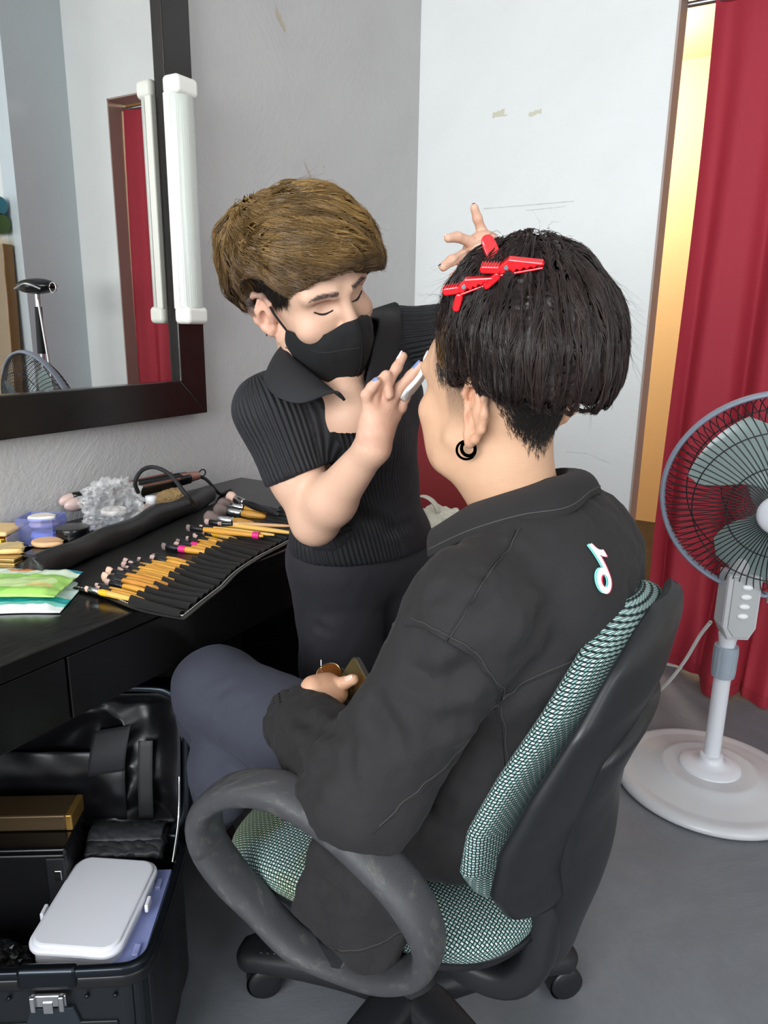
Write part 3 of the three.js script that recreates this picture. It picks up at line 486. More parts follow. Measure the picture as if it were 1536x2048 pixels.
  part('back_shell', loft(Array.from({ length: 40 }, (_, i) => 0.462 + 0.424 * (i / 39)), (y, t) => { const [x, hw] = eAt(clamp(y, 0.482, 0.876)), r = Math.min(1, Math.sqrt(1 - (1 - clamp(Math.min(t, 1 - t) / 0.05, 0, 1)) ** 2) + 0.02), th = 0.012 + 0.014 * sstep(0.9, 0.6, y); return { x: x - 0.046 - th, hw: (hw + 0.016) * (0.80 + 0.20 * r), ht: th * r, curv: 0.036 * (hw / 0.21) }; }), smoothP, G);
  part('back_spine', loft(Array.from({ length: 30 }, (_, i) => 0.30 + 0.44 * (i / 29)), (y, t) => { const [x] = eAt(clamp(y, 0.56, 0.9)), r = Math.min(1, Math.sqrt(1 - (1 - clamp(Math.min(t, 1 - t) / 0.10, 0, 1)) ** 2) + 0.02); return { x: x - 0.118 + 0.012 * sstep(0.5, 0.75, y) + 0.035 * sstep(0.5, 0.3, y), hw: lerp(0.075, 0.13, sstep(0.3, 0.6, y)) * r, ht: 0.022 * r, curv: 0.01 }; }), smoothP, G);
  for (const s of [-1, 1]) part('back_bracket', sweep([[-0.255, 0.50, s * 0.075], [-0.245, 0.42, s * 0.078], [-0.235, 0.35, s * 0.08], [-0.20, 0.305, s * 0.082], [-0.13, 0.295, s * 0.08], [-0.04, 0.315, s * 0.06]], superellipse(0.030, 0.024, 20, 3.2), 30, false, (t) => [1, 1], V(0, 0, 1)), smoothP, G);
  // looped armrests
  for (const s of [1, -1]) {
    const path = [[0.168, 0.513, -0.285], [0.164, 0.561, -0.290], [0.127, 0.605, -0.290], [0.051, 0.638, -0.290], [-0.024, 0.634, -0.290], [-0.094, 0.605, -0.290], [-0.145, 0.563, -0.285], [-0.165, 0.510, -0.275], [-0.150, 0.448, -0.258], [-0.092, 0.392, -0.245], [-0.015, 0.362, -0.236], [0.055, 0.362, -0.240], [0.109, 0.412, -0.255], [0.148, 0.463, -0.272]].map(([x, y, z]) => [x, y, z * s]);
    part('armrest', sweep(path, superellipse(0.029, 0.0155, 24, 2.7), 120, true, (t) => { const top = sstep(0.42, 0.5, t) * sstep(0.95, 0.85, t); return [1 - 0.1 * top, 1 + 0.15 * Math.sin(t * 6.28)]; }, V(0, 0.12, 1).normalize()), armM, G, 'scuffed black looped armrest');
    part('armrest_bracket', sweep([[0.02, 0.368, -0.236 * s], [0.0, 0.335, -0.205 * s], [-0.01, 0.325, -0.14 * s], [-0.01, 0.328, -0.05 * s]], superellipse(0.055, 0.012, 20, 3.5), 20, false, (t) => [1.0 - 0.3 * t, 1], V(1, 0, 0)), plastic, G);
  }
}
// ---------------------------------------------------------------- people: shared head, hand and cloth builders
const twill = tex(256, (u, v) => 0.5 * tn(u, v, 150, 2) + 0.5 * tn(u, v, 40, 3, 6), { gray: true, rep: [5, 5] });   // woven cloth grain
const skinGrain = tex(256, (u, v) => tn(u, v, 70, 3), { gray: true, rep: [6, 6] });
const skinMat = () => mat(0xffffff, 0.52, { vertexColors: true, bumpMap: skinGrain, bumpScale: 0.00025, sheen: 0.12, sheenColor: new THREE.Color(1, 0.75, 0.6), sheenRoughness: 0.5, specularIntensity: 0.8 });
const headFrame = (o, fwd, up) => { const F = norm3(fwd), L = norm3(cross3(up, F)), U = cross3(F, L); return { o, L, U, F, at: (x, y, z) => [o[0] + L[0] * x + U[0] * y + F[0] * z, o[1] + L[1] * x + U[1] * y + F[1] * z, o[2] + L[2] * x + U[2] * y + F[2] * z], inv: (p) => { const d = sub3(p, o); return [dot3(d, L), dot3(d, U), dot3(d, F)]; }, ax: [L, U, F] }; };
// a head in its own frame: x to its left, y up, z forward, origin between the ear canals
function headPrims(H, { jaw = 1, eyelids = true } = {}) {
  const e = (c, r, k = 0.02) => ell(H.at(...c), r, H.ax, k), c = (a, b, ra, rb, k = 0.012, cut = false) => cone(H.at(...a), H.at(...b), ra, rb, k, cut), P = [];
  P.push(e([0, 0.056, -0.016], [0.0745, 0.083, 0.096], 0.02), e([0, -0.012, 0.036], [0.061, 0.082, 0.058], 0.03), e([0, 0.05, 0.05], [0.058, 0.05, 0.044], 0.02));
  for (const s of [-1, 1]) {
    P.push(c([s * 0.056, -0.035, 0.004], [s * 0.047 * jaw, -0.064, 0.022], 0.018, 0.018, 0.02), c([s * 0.047 * jaw, -0.064, 0.022], [s * 0.012, -0.086, 0.075], 0.018, 0.019, 0.02));
    P.push(e([s * 0.042, -0.008, 0.064], [0.024, 0.020, 0.021], 0.02));                                  // cheek
    P.push(c([s * 0.016, 0.046, 0.090], [s * 0.048, 0.046, 0.074], 0.0085, 0.008, 0.014));               // brow
    if (eyelids) { P.push({ ...ell(H.at(s * 0.032, 0.028, 0.0905), [0.020, 0.010, 0.012], H.ax, 0.012, true) }); P.push(e([s * 0.032, 0.0275, 0.0765], [0.0145, 0.0115, 0.0125], 0.003)); }
  }
  P.push(c([0, 0.036, 0.092], [0, 0.002, 0.106], 0.0075, 0.0105, 0.012), e([0, -0.006, 0.106], [0.0115, 0.009, 0.011], 0.008), e([0.010, -0.009, 0.098], [0.0075, 0.006, 0.008], 0.005), e([-0.010, -0.009, 0.098], [0.0075, 0.006, 0.008], 0.005));
  P.push(e([0, -0.040, 0.092], [0.021, 0.006, 0.010], 0.006), e([0, -0.052, 0.090], [0.018, 0.007, 0.010], 0.006), e([0, -0.084, 0.080], [0.020, 0.014, 0.014], 0.015));
  return P;
}
function earPrims(H, s, { x = 0.0735, y = 0.002, z = -0.010, size = 1, flare = 0.42 } = {}) {   // a rim, a bowl and a lobe
  const q = (a, b, out) => { const zz = a * size, yy = b * size; return H.at(s * (x + (out - zz * flare * 1.0) * 1), y + yy, z + zz); }, k = 0.005;     // a: forward, b: up, out: away from the head
  const rim = [[0.010, 0.006, 0.002], [0.013, 0.022, 0.004], [0.004, 0.034, 0.006], [-0.010, 0.034, 0.008], [-0.019, 0.022, 0.009], [-0.020, 0.006, 0.009], [-0.014, -0.010, 0.007], [-0.004, -0.022, 0.005], [0.004, -0.027, 0.003], [0.008, -0.020, 0.002], [0.009, -0.010, 0.002]].map((p) => q(...p));
  const P = chain(rim, [0.003, 0.0036, 0.0038, 0.0040, 0.0040, 0.0040, 0.0042, 0.0048, 0.0058, 0.0050, 0.004], k);
  P.push(...chain([[-0.006, 0.024, 0.005], [-0.011, 0.010, 0.006], [-0.007, -0.006, 0.005]].map((p) => q(...p)), [0.003, 0.0036, 0.003], 0.004));
  P.push(ell(q(-0.004, 0.004, 0.001), [0.004, 0.027, 0.014], H.ax, 0.004), cone(q(0.009, 0.003, 0.003), q(0.0095, -0.005, 0.003), 0.004, 0.004, 0.004), cone(H.at(s * (x - 0.012), y + 0.004, z + 0.002), q(-0.006, 0.004, 0.0), 0.012, 0.010, 0.012));
  P.push({ ...ell(q(0.001, -0.001, 0.007), [0.0065, 0.011, 0.0065], H.ax, 0.004, true) });
  return P;
}
const fingerR = [1, 0.95, 0.88, 0.78];
const finger = (pts, r = 0.0085) => chain(pts, pts.map((_, i) => r * fingerR[Math.min(3, i)]), 0.004);
// nails: small curved shields near a fingertip; dir along the finger, up = nail side
function nail(tip, dir, up, w = 0.0052, l = 0.009, r = 0.0072) { const d = norm3(dir), n0 = norm3(sub3(up, d.map((v) => v * dot3(up, d)))), s = cross3(d, n0); return slab((u, v) => { const a = (u - 0.5) * 1.7, lon = lerp(-l * 0.75, l * 0.5, v), k = 1 - 0.55 * sstep(0.55, 1, v); return add3(add3(add3(tip, d, lon), s, Math.sin(a) * w * k * 1.2), n0, Math.cos(a) * r * (1 - 0.12 * v)); }, 8, 8, 0.0008); }
// ---------------------------------------------------------------- the seated man
const CH_ = headFrame([-0.360, 1.096, -0.885], [-0.90, 0.05, -0.42], [0.10, 0.986, 0.13]);
const Cm = {};                                                       // his fields, used by things that lie on him
{
  const base = [-0.40, 0, -0.91];
  const G = thing('person', 'seated person in a loose black overshirt with red clips in short dark hair', 'person', base);
  const put = (name, geo, m, parent = G, label) => part(name, geo.translate(-base[0], -base[1], -base[2]), m, parent, label);
  const H = CH_;
  // ---- clothed volumes
  const hipL = [-0.400, 0.545, -0.815], kneeL = [-0.818, 0.590, -0.840], ankL = [-1.14, 0.10, -1.13], hipR = [-0.400, 0.530, -1.000], kneeR = [-0.777, 0.476, -0.825], ankR = [-1.08, 0.10, -1.06];
  const shL = [-0.310, 0.878, -0.728], elL = [-0.408, 0.648, -0.660], wrL = [-0.599, 0.628, -0.785], shR = [-0.325, 0.885, -1.095], elR = [-0.450, 0.630, -1.125], wrR = [-0.545, 0.612, -0.980];
  const handL = [-0.577, 0.663, -0.815];
  const legs = [cone(hipL, kneeL, 0.093, 0.068, 0.03), cone(kneeL, ankL, 0.068, 0.058, 0.03), cone(hipR, kneeR, 0.088, 0.064, 0.02), cone(kneeR, ankR, 0.066, 0.058, 0.03), ell([-0.370, 0.530, -0.910], [0.13, 0.085, 0.175], undefined, 0.04)];
  const legCr = [[[-0.801, 0.604, -0.780], [-0.715, 0.565, -0.770], 0.006, 0.008], [[-0.728, 0.663, -0.790], [-0.775, 0.594, -0.780], 0.003, 0.009], [[-0.689, 0.653, -0.780], [-0.737, 0.540, -0.770], 0.003, 0.008], [[-0.779, 0.520, -0.780], [-0.718, 0.506, -0.770], 0.004, 0.007]].map((a) => crease(...a));
  const cuffEnd = (e, w) => { const d = norm3(sub3(w, e)), a = norm3(cross3(d, [0, 1, 0])), b = cross3(a, d); return rb3(add3(w, d, 0.076), [0.06, 0.085, 0.085], 0.004, [d, a, b], 0.006, true); };
  const jack = [
    ell([-0.280, 0.800, -0.910], [0.112, 0.175, 0.180], undefined, 0.04), ell([-0.320, 0.625, -0.910], [0.118, 0.14, 0.178], undefined, 0.05), ell([-0.365, 0.530, -0.910], [0.140, 0.075, 0.198], undefined, 0.04),
    cone([-0.265, 0.892, -0.840], [-0.265, 0.892, -0.980], 0.084, 0.084, 0.04), cone([-0.285, 0.912, -0.865], [-0.285, 0.912, -0.955], 0.068, 0.068, 0.04),
    cone([-0.300, 0.915, -0.820], shL, 0.060, 0.068, 0.03), cone([-0.300, 0.915, -1.000], shR, 0.062, 0.072, 0.03),
    cone(shL, elL, 0.070, 0.066, 0.025), cone(elL, wrL, 0.066, 0.052, 0.03), cone(shR, elR, 0.074, 0.062, 0.025), cone(elR, wrR, 0.062, 0.046, 0.03),
    ...chain([[-0.395, 0.560, -0.720], [-0.415, 0.505, -0.678], [-0.420, 0.435, -0.667]], [0.04, 0.03, 0.02], 0.03),
    rb3([-0.432, 0.462, -0.667], [0.080, 0.072, 0.013], 0.012, [norm3([-1, 0.35, 0]), norm3([0.35, 1, 0]), [0, 0, 1]], 0.035),
    cuffEnd(elL, wrL), cuffEnd(elR, wrR),
    { ...cone(H.at(0, -0.02, -0.02), [-0.335, 0.960, -0.910], 0.055, 0.062, 0.012, true) },
    { ...cone(add3(wrL, norm3(sub3(wrL, elL)), -0.03), add3(wrL, norm3(sub3(wrL, elL)), 0.06), 0.044, 0.048, 0.006, true) },
  ];
  const cr = [[[-0.4724,0.7034,-0.6689], [-0.3911,0.6643,-0.601], 0.006, 0.01], [[-0.59,0.6513,-0.7271], [-0.4318,0.6749,-0.6007], 0.006, 0.011], [[-0.4058,0.7483,-0.6233], [-0.3828,0.682,-0.6086], 0.004, 0.008], [[-0.5424,0.6819,-0.7105], [-0.4058,0.7483,-0.6233], 0.005, 0.01], [[-0.4375,0.6875,-0.6089], [-0.3951,0.6523,-0.597], 0.005, 0.009], [[-0.3082,0.8263,-0.648], [-0.2724,0.8564,-0.6679], 0.006, 0.014], [[-0.3525,0.8414,-0.6395], [-0.3082,0.8263,-0.648], 0.004, 0.012], [[-0.3505,0.9113,-0.6551], [-0.3078,0.9288,-0.6631], 0.004, 0.01], [[-0.2869,0.9019,-0.6575], [-0.2576,0.9197,-0.706], 0.005, 0.013], [[-0.246,0.8865,-0.7105], [-0.2334,0.8979,-0.7528], 0.004, 0.01], [[-0.3172,0.7836,-0.6452], [-0.2815,0.7941,-0.6962], 0.006, 0.014], [[-0.3639,0.7895,-0.6285], [-0.3309,0.7006,-0.6524], 0.004, 0.014], [[-0.3878,0.8035,-0.6359], [-0.3449,0.7587,-0.6293], 0.005, 0.013], [[-0.2546,0.8562,-0.6936], [-0.2419,0.8862,-0.7302], 0.005, 0.012], [[-0.4703,0.5041,-0.6526], [-0.4143,0.5117,-0.6372], 0.005, 0.014], [[-0.3289,0.6267,-0.7321], [-0.3567,0.5735,-0.7083], 0.005, 0.01]].map(([a, b, d, w]) => crease(a, b, d * 1.7, w));
  const JF = field(jack); Cm.jacket = JF;
  const fold = (p) => sstep(0.035, 0.07, Math.hypot(p[0] + 0.1935, p[1] - 0.927, p[2] + 0.816)) * (0.0050 * fbm(p[0] * 10, p[1] * 10, p[2] * 10, 3) + 0.0030 * (1 - Math.abs(sn(p[0] * 13 + 4, p[1] * 9, p[2] * 13))) + 0.0010 * sn(p[0] * 42, p[1] * 30, p[2] * 42) + cr.reduce((s, f) => s + f(p), 0));
  const cotton = mat(0x1f1d1e, 0.88, { bumpMap: twill, bumpScale: 0.0005, sheen: 0.25, sheenColor: new THREE.Color(0.26, 0.24, 0.24), sheenRoughness: 0.6 });
  const [jlo, jhi] = boundsOf(jack, 0.02);
  Cm.jacketD = (x, y, z) => JF(x, y, z) - fold([x, y, z]);
  put('overshirt', solid(JF, jlo, jhi, 0.0058, { disp: fold }), cotton);
  put('trousers', solidOf(legs, 0.007, { disp: (p) => 0.0035 * fbm(p[0] * 9, p[1] * 9, p[2] * 9, 3) + legCr.reduce((s, f) => s + f(p), 0) }), mat(0x343642, 0.85, { bumpMap: twill, bumpScale: 0.0004, sheen: 0.3, sheenColor: new THREE.Color(0.3, 0.32, 0.4) }));
  for (const [a, s] of [[ankL, 1], [ankR, 1]]) { const f = [a[0] - 0.02, 0.04, a[2]]; put('shoe', solidOf([cone([f[0] + 0.05, 0.045, f[2]], [f[0] - 0.10, 0.036, f[2]], 0.038, 0.034, 0.03), cone([a[0], 0.14, a[2]], [f[0] + 0.04, 0.06, f[2]], 0.042, 0.040, 0.03), half([0, 0.004, 0], [0, -1, 0], 0.004)], 0.006), mat(0x111113, 0.5)); }
  put('undershirt', solidOf([ell([-0.310, 0.855, -0.910], [0.080, 0.105, 0.125])], 0.008), mat(0x18181a, 0.85));
  // ---- skin: one continuous body
  const skin = [...headPrims(H, { jaw: 1.08 }), ...[-1, 1].map((s) => ell(H.at(s * 0.036, -0.046, 0.050), [0.024, 0.036, 0.030], H.ax, 0.025)),  cone(H.at(0, -0.005, -0.028), H.at(0, -0.075, -0.020), 0.058, 0.055, 0.03), cone(H.at(0, -0.07, -0.020), [-0.320, 0.945, -0.910], 0.054, 0.060, 0.03), cone([-0.305, 0.940, -0.890], [-0.320, 0.900, -0.790], 0.05, 0.045, 0.03), cone([-0.305, 0.940, -0.930], [-0.320, 0.900, -1.030], 0.05, 0.045, 0.03)];
  const ears = [...earPrims(H, 1, { size: 1.16, x: 0.0700, y: 0.004, z: -0.046, flare: -0.12 }), ...earPrims(H, -1, { x: 0.0685, y: 0.004, z: -0.046 })];
  const bodyP = [cone([-0.305, 0.900, -0.910], [-0.340, 0.560, -0.910], 0.09, 0.10, 0.03), cone([-0.320, 0.900, -0.890], shL, 0.05, 0.045, 0.02), cone([-0.320, 0.900, -0.930], shR, 0.05, 0.045, 0.02), cone(shL, elL, 0.044, 0.036), cone(elL, wrL, 0.036, 0.028), cone(shR, elR, 0.044, 0.036), cone(elR, wrR, 0.036, 0.028), cone(hipL, kneeL, 0.07, 0.05), cone(kneeL, ankL, 0.048, 0.034), cone(hipR, kneeR, 0.07, 0.046), cone(kneeR, ankR, 0.046, 0.034), cone([-0.370, 0.540, -0.860], [-0.370, 0.540, -0.960], 0.09, 0.09, 0.03)];
  // left hand on the phone: back of the hand up, thumb across the back of the phone, fingers round its edge
  const kn = (px) => px;
  const hand = [cone(wrL, handL, 0.027, 0.024, 0.02), ell(handL, [0.036, 0.016, 0.034], undefined, 0.015), cone([-0.585, 0.679, -0.798], [-0.577, 0.671, -0.825], 0.017, 0.018, 0.014),
    ...finger([[-0.579, 0.673, -0.816], [-0.566, 0.677, -0.826], [-0.549, 0.682, -0.830], [-0.536, 0.690, -0.832]], 0.0102),
    ...finger([[-0.605, 0.640, -0.835], [-0.598, 0.618, -0.865], [-0.575, 0.612, -0.880], [-0.555, 0.616, -0.888]], 0.0092), ...finger([[-0.620, 0.634, -0.825], [-0.620, 0.606, -0.852], [-0.600, 0.600, -0.872], [-0.580, 0.604, -0.884]], 0.0095),
    ...finger([[-0.626, 0.630, -0.810], [-0.630, 0.600, -0.832], [-0.615, 0.590, -0.855], [-0.595, 0.594, -0.870]], 0.009), ...finger([[-0.620, 0.630, -0.792], [-0.625, 0.602, -0.806], [-0.615, 0.588, -0.825], [-0.600, 0.588, -0.840]], 0.008)];
  const skinC = [0.62, 0.375, 0.235], redC = [0.60, 0.26, 0.17];
  const fadeC = [0.035, 0.030, 0.028];
  const hairLine = (z) => z > -0.066 ? 0.036 : lerp(0.036, -0.052, clamp((-0.066 - z) / 0.020, 0, 1));
  const color = (p) => {
    const [x, y, z] = H.inv(p); let c = skinC; const n = 0.5 + 0.5 * sn(p[0] * 60, p[1] * 60, p[2] * 60), n2 = 0.5 + 0.5 * sn(p[0] * 420, p[1] * 420, p[2] * 420);
    c = mix3(c, redC, 0.30 * sstep(0.035, 0.0, Math.hypot(x - 0.045, y + 0.012, z - 0.062)) * (0.5 + n) + 0.14 * n);
    if (x > 0.069 && z < -0.02 && z > -0.085 && y > -0.04 && y < 0.045) c = mix3(c, redC, 0.35);
    if (y > -0.2 && Math.hypot(x, y, z) < 0.2) {
      // clipped sides and nape: short hair grows denser upward and backward; strands of stubble break its edge
      const line = hairLine(z), burn = z > -0.034 && z < 0.018 ? sstep(-0.035, 0.045, y) * 0.6 * sstep(0.018, 0.006, z) : 0;
      const d = Math.max(sstep(line - 0.010, line + 0.050, y) * sstep(0.050, 0.030, z), burn);
      c = mix3(c, fadeC, clamp(d * (0.75 + 0.5 * n2), 0, 0.97));
      const bx = Math.abs(x); if (bx > 0.014 && bx < 0.05 && z > 0.06 && Math.abs(y - (0.049 - 0.25 * Math.max(0, bx - 0.036))) < 0.0045) c = mix3(c, [0.03, 0.022, 0.02], 0.85);
      if (bx < 0.024 && z > 0.08 && Math.abs(y + 0.046) < 0.011) c = mix3(c, [0.55, 0.20, 0.15], 0.7);
    }
    return c;
  };
  Cm.headF = field([...skin, ...ears]); const headAll = [...skin, ...ears], hb = [H.at(0, 0, 0).map((v) => v - 0.19), H.at(0, 0, 0).map((v) => v + 0.17)];
  const body = merge([solid(field(headAll), hb[0], hb[1], 0.0027, { color }), solidOf([...bodyP], 0.008, { color: () => skinC }), solidOf(hand, 0.0026, { color: (p) => mix3(skinC, redC, 0.25 + 0.2 * sn(p[0] * 50, p[1] * 50, p[2] * 50)) })]);
  const B = put('body', body, skinMat());
  put('thumbnail', nail([-0.537, 0.690, -0.832], sub3([-0.537, 0.690, -0.832], [-0.551, 0.681, -0.830]), [0.25, 0.9, 0.35], 0.0062, 0.011, 0.0088), mat(0xe9b9a6, 0.3), B);
  // ---- collar: a turned-down shirt collar as one leaf round the neck
  const up = [[-0.267, 1.014, -0.910], [-0.283, 1.012, -0.865], [-0.319, 0.999, -0.844], [-0.365, 0.975, -0.844], [-0.417, 0.935, -0.860]], lo = [[-0.243, 0.983, -0.910], [-0.247, 0.976, -0.840], [-0.283, 0.970, -0.805], [-0.329, 0.949, -0.788], [-0.391, 0.909, -0.792]];
  const mirror = (p) => [p[0], p[1], -1.82 - p[2]];
  const upC = curve([...up.slice(1).reverse(), up[0], ...up.slice(1).map(mirror)]), loC = curve([...lo.slice(1).reverse(), lo[0], ...lo.slice(1).map(mirror)]);
  const leaf = (u, v) => { const a = upC.getPoint(u), b = loC.getPoint(u), k = Math.sin(v * Math.PI), o = V(a.x + 0.335, 0, a.z + 0.91).normalize(); const p = a.clone().lerp(b, v).addScaledVector(o, 0.007 * k + 0.007 * v).add(V(0, 0.009 * k + 0.006 * v, 0)); return [p.x, p.y, p.z]; };
  const collar = put('collar', slab(leaf, 60, 10, 0.0045), cotton);
  put('collar_stand', slab((u, v) => { const a = upC.getPoint(u), c = V(-0.32, 0.985, -0.91), b = a.clone().lerp(V(c.x, a.y - 0.06, c.z), 0.10); b.y = a.y - 0.055; const p = a.clone().lerp(b, v); return [p.x, p.y, p.z]; }, 48, 4, 0.003), cotton);
  const line = (v, r = 0.0009) => { const q = []; for (let i = 0; i <= 60; i++) { const p = leaf(0.005 + 0.99 * i / 60, v), p2 = leaf(0.005 + 0.99 * i / 60, v - 0.05); q.push(V(p[0], p[1] + 0.0024, p[2]).add(V(p[0] + 0.335, 0, p[2] + 0.91).normalize().multiplyScalar(0.0016))); } return new THREE.TubeGeometry(new THREE.CatmullRomCurve3(q), 120, r, 4); };
  put('stitching', line(0.90), mat(0x4a4644, 0.9), collar);
  Cm.put = put; Cm.G = G; Cm.cotton = cotton; Cm.head = H; Cm.color = color; Cm.elL = elL; Cm.wrL = wrL;
  // ---- hair: a full top over clipped sides
  const e = (c, r, k = 0.03) => ell(H.at(...c), r, H.ax, k);
  const hairP = [e([0, 0.096, -0.044], [0.094, 0.100, 0.118]), e([0, 0.066, -0.088], [0.088, 0.082, 0.082]), e([0.0, 0.156, -0.050], [0.066, 0.042, 0.066]), e([0.058, 0.080, 0.005], [0.030, 0.055, 0.045]), e([-0.058, 0.080, 0.005], [0.030, 0.055, 0.045]),
    rb3(H.at(0, -0.094, 0.0), [0.2, 0.14, 0.2], 0.01, [H.L, norm3(add3(H.U, H.F, -0.20)), norm3(add3(H.F, H.U, 0.20))], 0.012, true),
    rb3(H.at(-0.05, -0.015, 0.125), [0.25, 0.135, 0.1], 0.03, [norm3(add3(H.L, H.F, 0.5)), H.U, norm3(add3(H.F, H.L, -0.5))], 0.015, true),
    (() => { const n = norm3(add3(H.L.map((v) => v * 0.82), H.F, 0.56)), t = norm3(cross3(H.U, n)); return rb3(add3(H.at(0, -0.005, 0), n, 0.066 + 0.08), [0.2, 0.165, 0.08], 0.04, [t, H.U, n], 0.02, true); })(),
    { ...ell(H.at(0.055, 0.190, 0.075), [0.085, 0.075, 0.085], H.ax, 0.02, true) }];
  const HF0 = field(hairP), lock = (p) => { const [x, y, z] = H.inv(p); return [Math.atan2(x + 0.01, z + 0.05) * 0.1, Math.hypot(x, z) + (0.2 - y)]; }, HF = (x, y, z) => { const [w, l] = lock([x, y, z]); return HF0(x, y, z) - 0.0035 * sn(w * 48, l * 7, 1.5) - 0.0016 * sn(w * 130, l * 10, 7) - 0.003 * sn(x * 15, y * 15, z * 15); }; Cm.hair = HF0;
  const hb2 = [H.at(0, 0, 0).map((v) => v - 0.22), H.at(0, 0, 0).map((v) => v + 0.26)];
  const hairM = mat(0xffffff, 0.38, { vertexColors: true, specularIntensity: 0.8 }), crown = H.at(-0.01, 0.186, -0.05);
  const hcol = (p) => { const [x, y, z] = H.inv(p), [lw, ll] = lock(p), w = sstep(-0.035, 0.012, z) * sstep(0.15, 0.08, y) * (x > 0 ? 1 : 0.3), n = 0.5 + 0.3 * sn(lw * 150, ll * 9, 3) + 0.2 * sn(lw * 420, ll * 15, 5); return mix3(mix3([0.010, 0.007, 0.007], [0.050, 0.032, 0.028], n), [0.24, 0.125, 0.04], w * (0.25 + 0.5 * n)); };
  const flow = (p, g) => { const [x, y, z] = H.inv(p), d = norm3(sub3(p, crown)); return add3(add3(d, H.U, -0.55 * sstep(0.14, 0.05, y)), H.F, z > 0.0 && y > 0.10 ? 0.5 : 0.05); };
  const hair = put('hair', solid(HF, hb2[0], hb2[1], 0.0032, { color: hcol, disp: (p) => -0.0075 - 0.0012 * sn(lock(p)[0] * 520, lock(p)[1] * 14, 2) }), hairM, G, 'dark brown hair, long on top, clipped at the sides');
  const start = () => { const a = rnd() * 6.2832, c = rr(-0.6, 1), s = Math.sqrt(1 - c * c), p = onto(HF, rnd() < 0.4 ? H.at(rr(-0.11, 0.11), rr(-0.02, 0.21), rr(-0.18, 0.09)) : H.at(0.135 * s * Math.cos(a), 0.085 + 0.145 * c, -0.04 + 0.165 * s * Math.sin(a)), 0, 16); return Math.abs(HF(...p)) < 0.004 ? p : null; };
  const loose = (o) => { o.userData.kind = 'stuff'; return o; };
  loose(put('strands', strands({ F: HF, n: 12000, start, flow, len: (p) => { const [x, y, z] = H.inv(p); return rr(0.045, 0.095) * (y < 0.06 ? rr(0.4, 0.8) : 1); }, color: hcol, off: [-0.001, 0.0022], r: 0.00055, tip: 0.004, wiggle: 0.22 }), hairM, hair));
  loose(put('flyaways', strands({ F: HF, n: 150, start: () => { const p = start(); return p && H.inv(p)[1] > 0.10 ? p : null; }, flow: (p, g) => add3(flow(p, g), [sn(p[0] * 9, p[1] * 9, 1), 0, sn(p[2] * 9, 2, p[1] * 9)], 0.7), len: () => rr(0.05, 0.13), color: () => [0.014, 0.010, 0.009], off: [0.001, 0.006], r: 0.00022, segs: 14, tip: 0.028, clump: 2, wiggle: 0.7 }), hairM, hair));
  // short clipped hair on the sides and nape
  const skinF = field(headAll);
  const sideStart = () => { const a = rnd() * 6.2832, p = onto(skinF, H.at(0.07 * Math.cos(a), rr(-0.075, 0.06), -0.02 + 0.09 * Math.sin(a)), 0, 5), q = H.inv(p); if (q[2] > 0.030 || q[1] < hairLine(q[2]) + rr(-0.004, 0.02) || (Math.abs(q[0]) > 0.066 && q[2] > -0.075 && q[2] < -0.02 && q[1] < 0.05) || Math.abs(skinF(...p)) > 0.002 || HF(...p) < -0.004) return null; return p; };
  loose(put('clipped_hair', strands({ F: skinF, n: 7000, start: sideStart, flow: (p, g) => add3(H.U.map((v) => -v), H.F, -0.4), len: () => rr(0.005, 0.011), segs: 2, color: () => [0.022, 0.018, 0.016], off: [0.0001, 0.0012], r: 0.00028, tip: 0.0015, clump: 1, wiggle: 0.5 }), hairM, hair));
  // hoop earrings in his left ear
  const lobe = H.at(0.0750, -0.030, -0.040), ring = (c, R, r, tilt) => { const g = new THREE.TorusGeometry(R, r, 12, 36); g.applyMatrix4(new THREE.Matrix4().makeBasis(V(...H.F), V(...H.U), V(...H.L)).multiply(new THREE.Matrix4().makeRotationY(tilt))); return g.translate(...c); };
  put('earring', ring(add3(lobe, H.U, -0.005), 0.0085, 0.0021, -0.55), mat(0x0b0b0c, 0.2), G, 'thick black hoop earring');
  put('earring', ring(add3(add3(lobe, H.U, -0.0075), H.F, 0.004), 0.0112, 0.0016, -0.75), M.chrome, G, 'slim silver hoop earring');
}
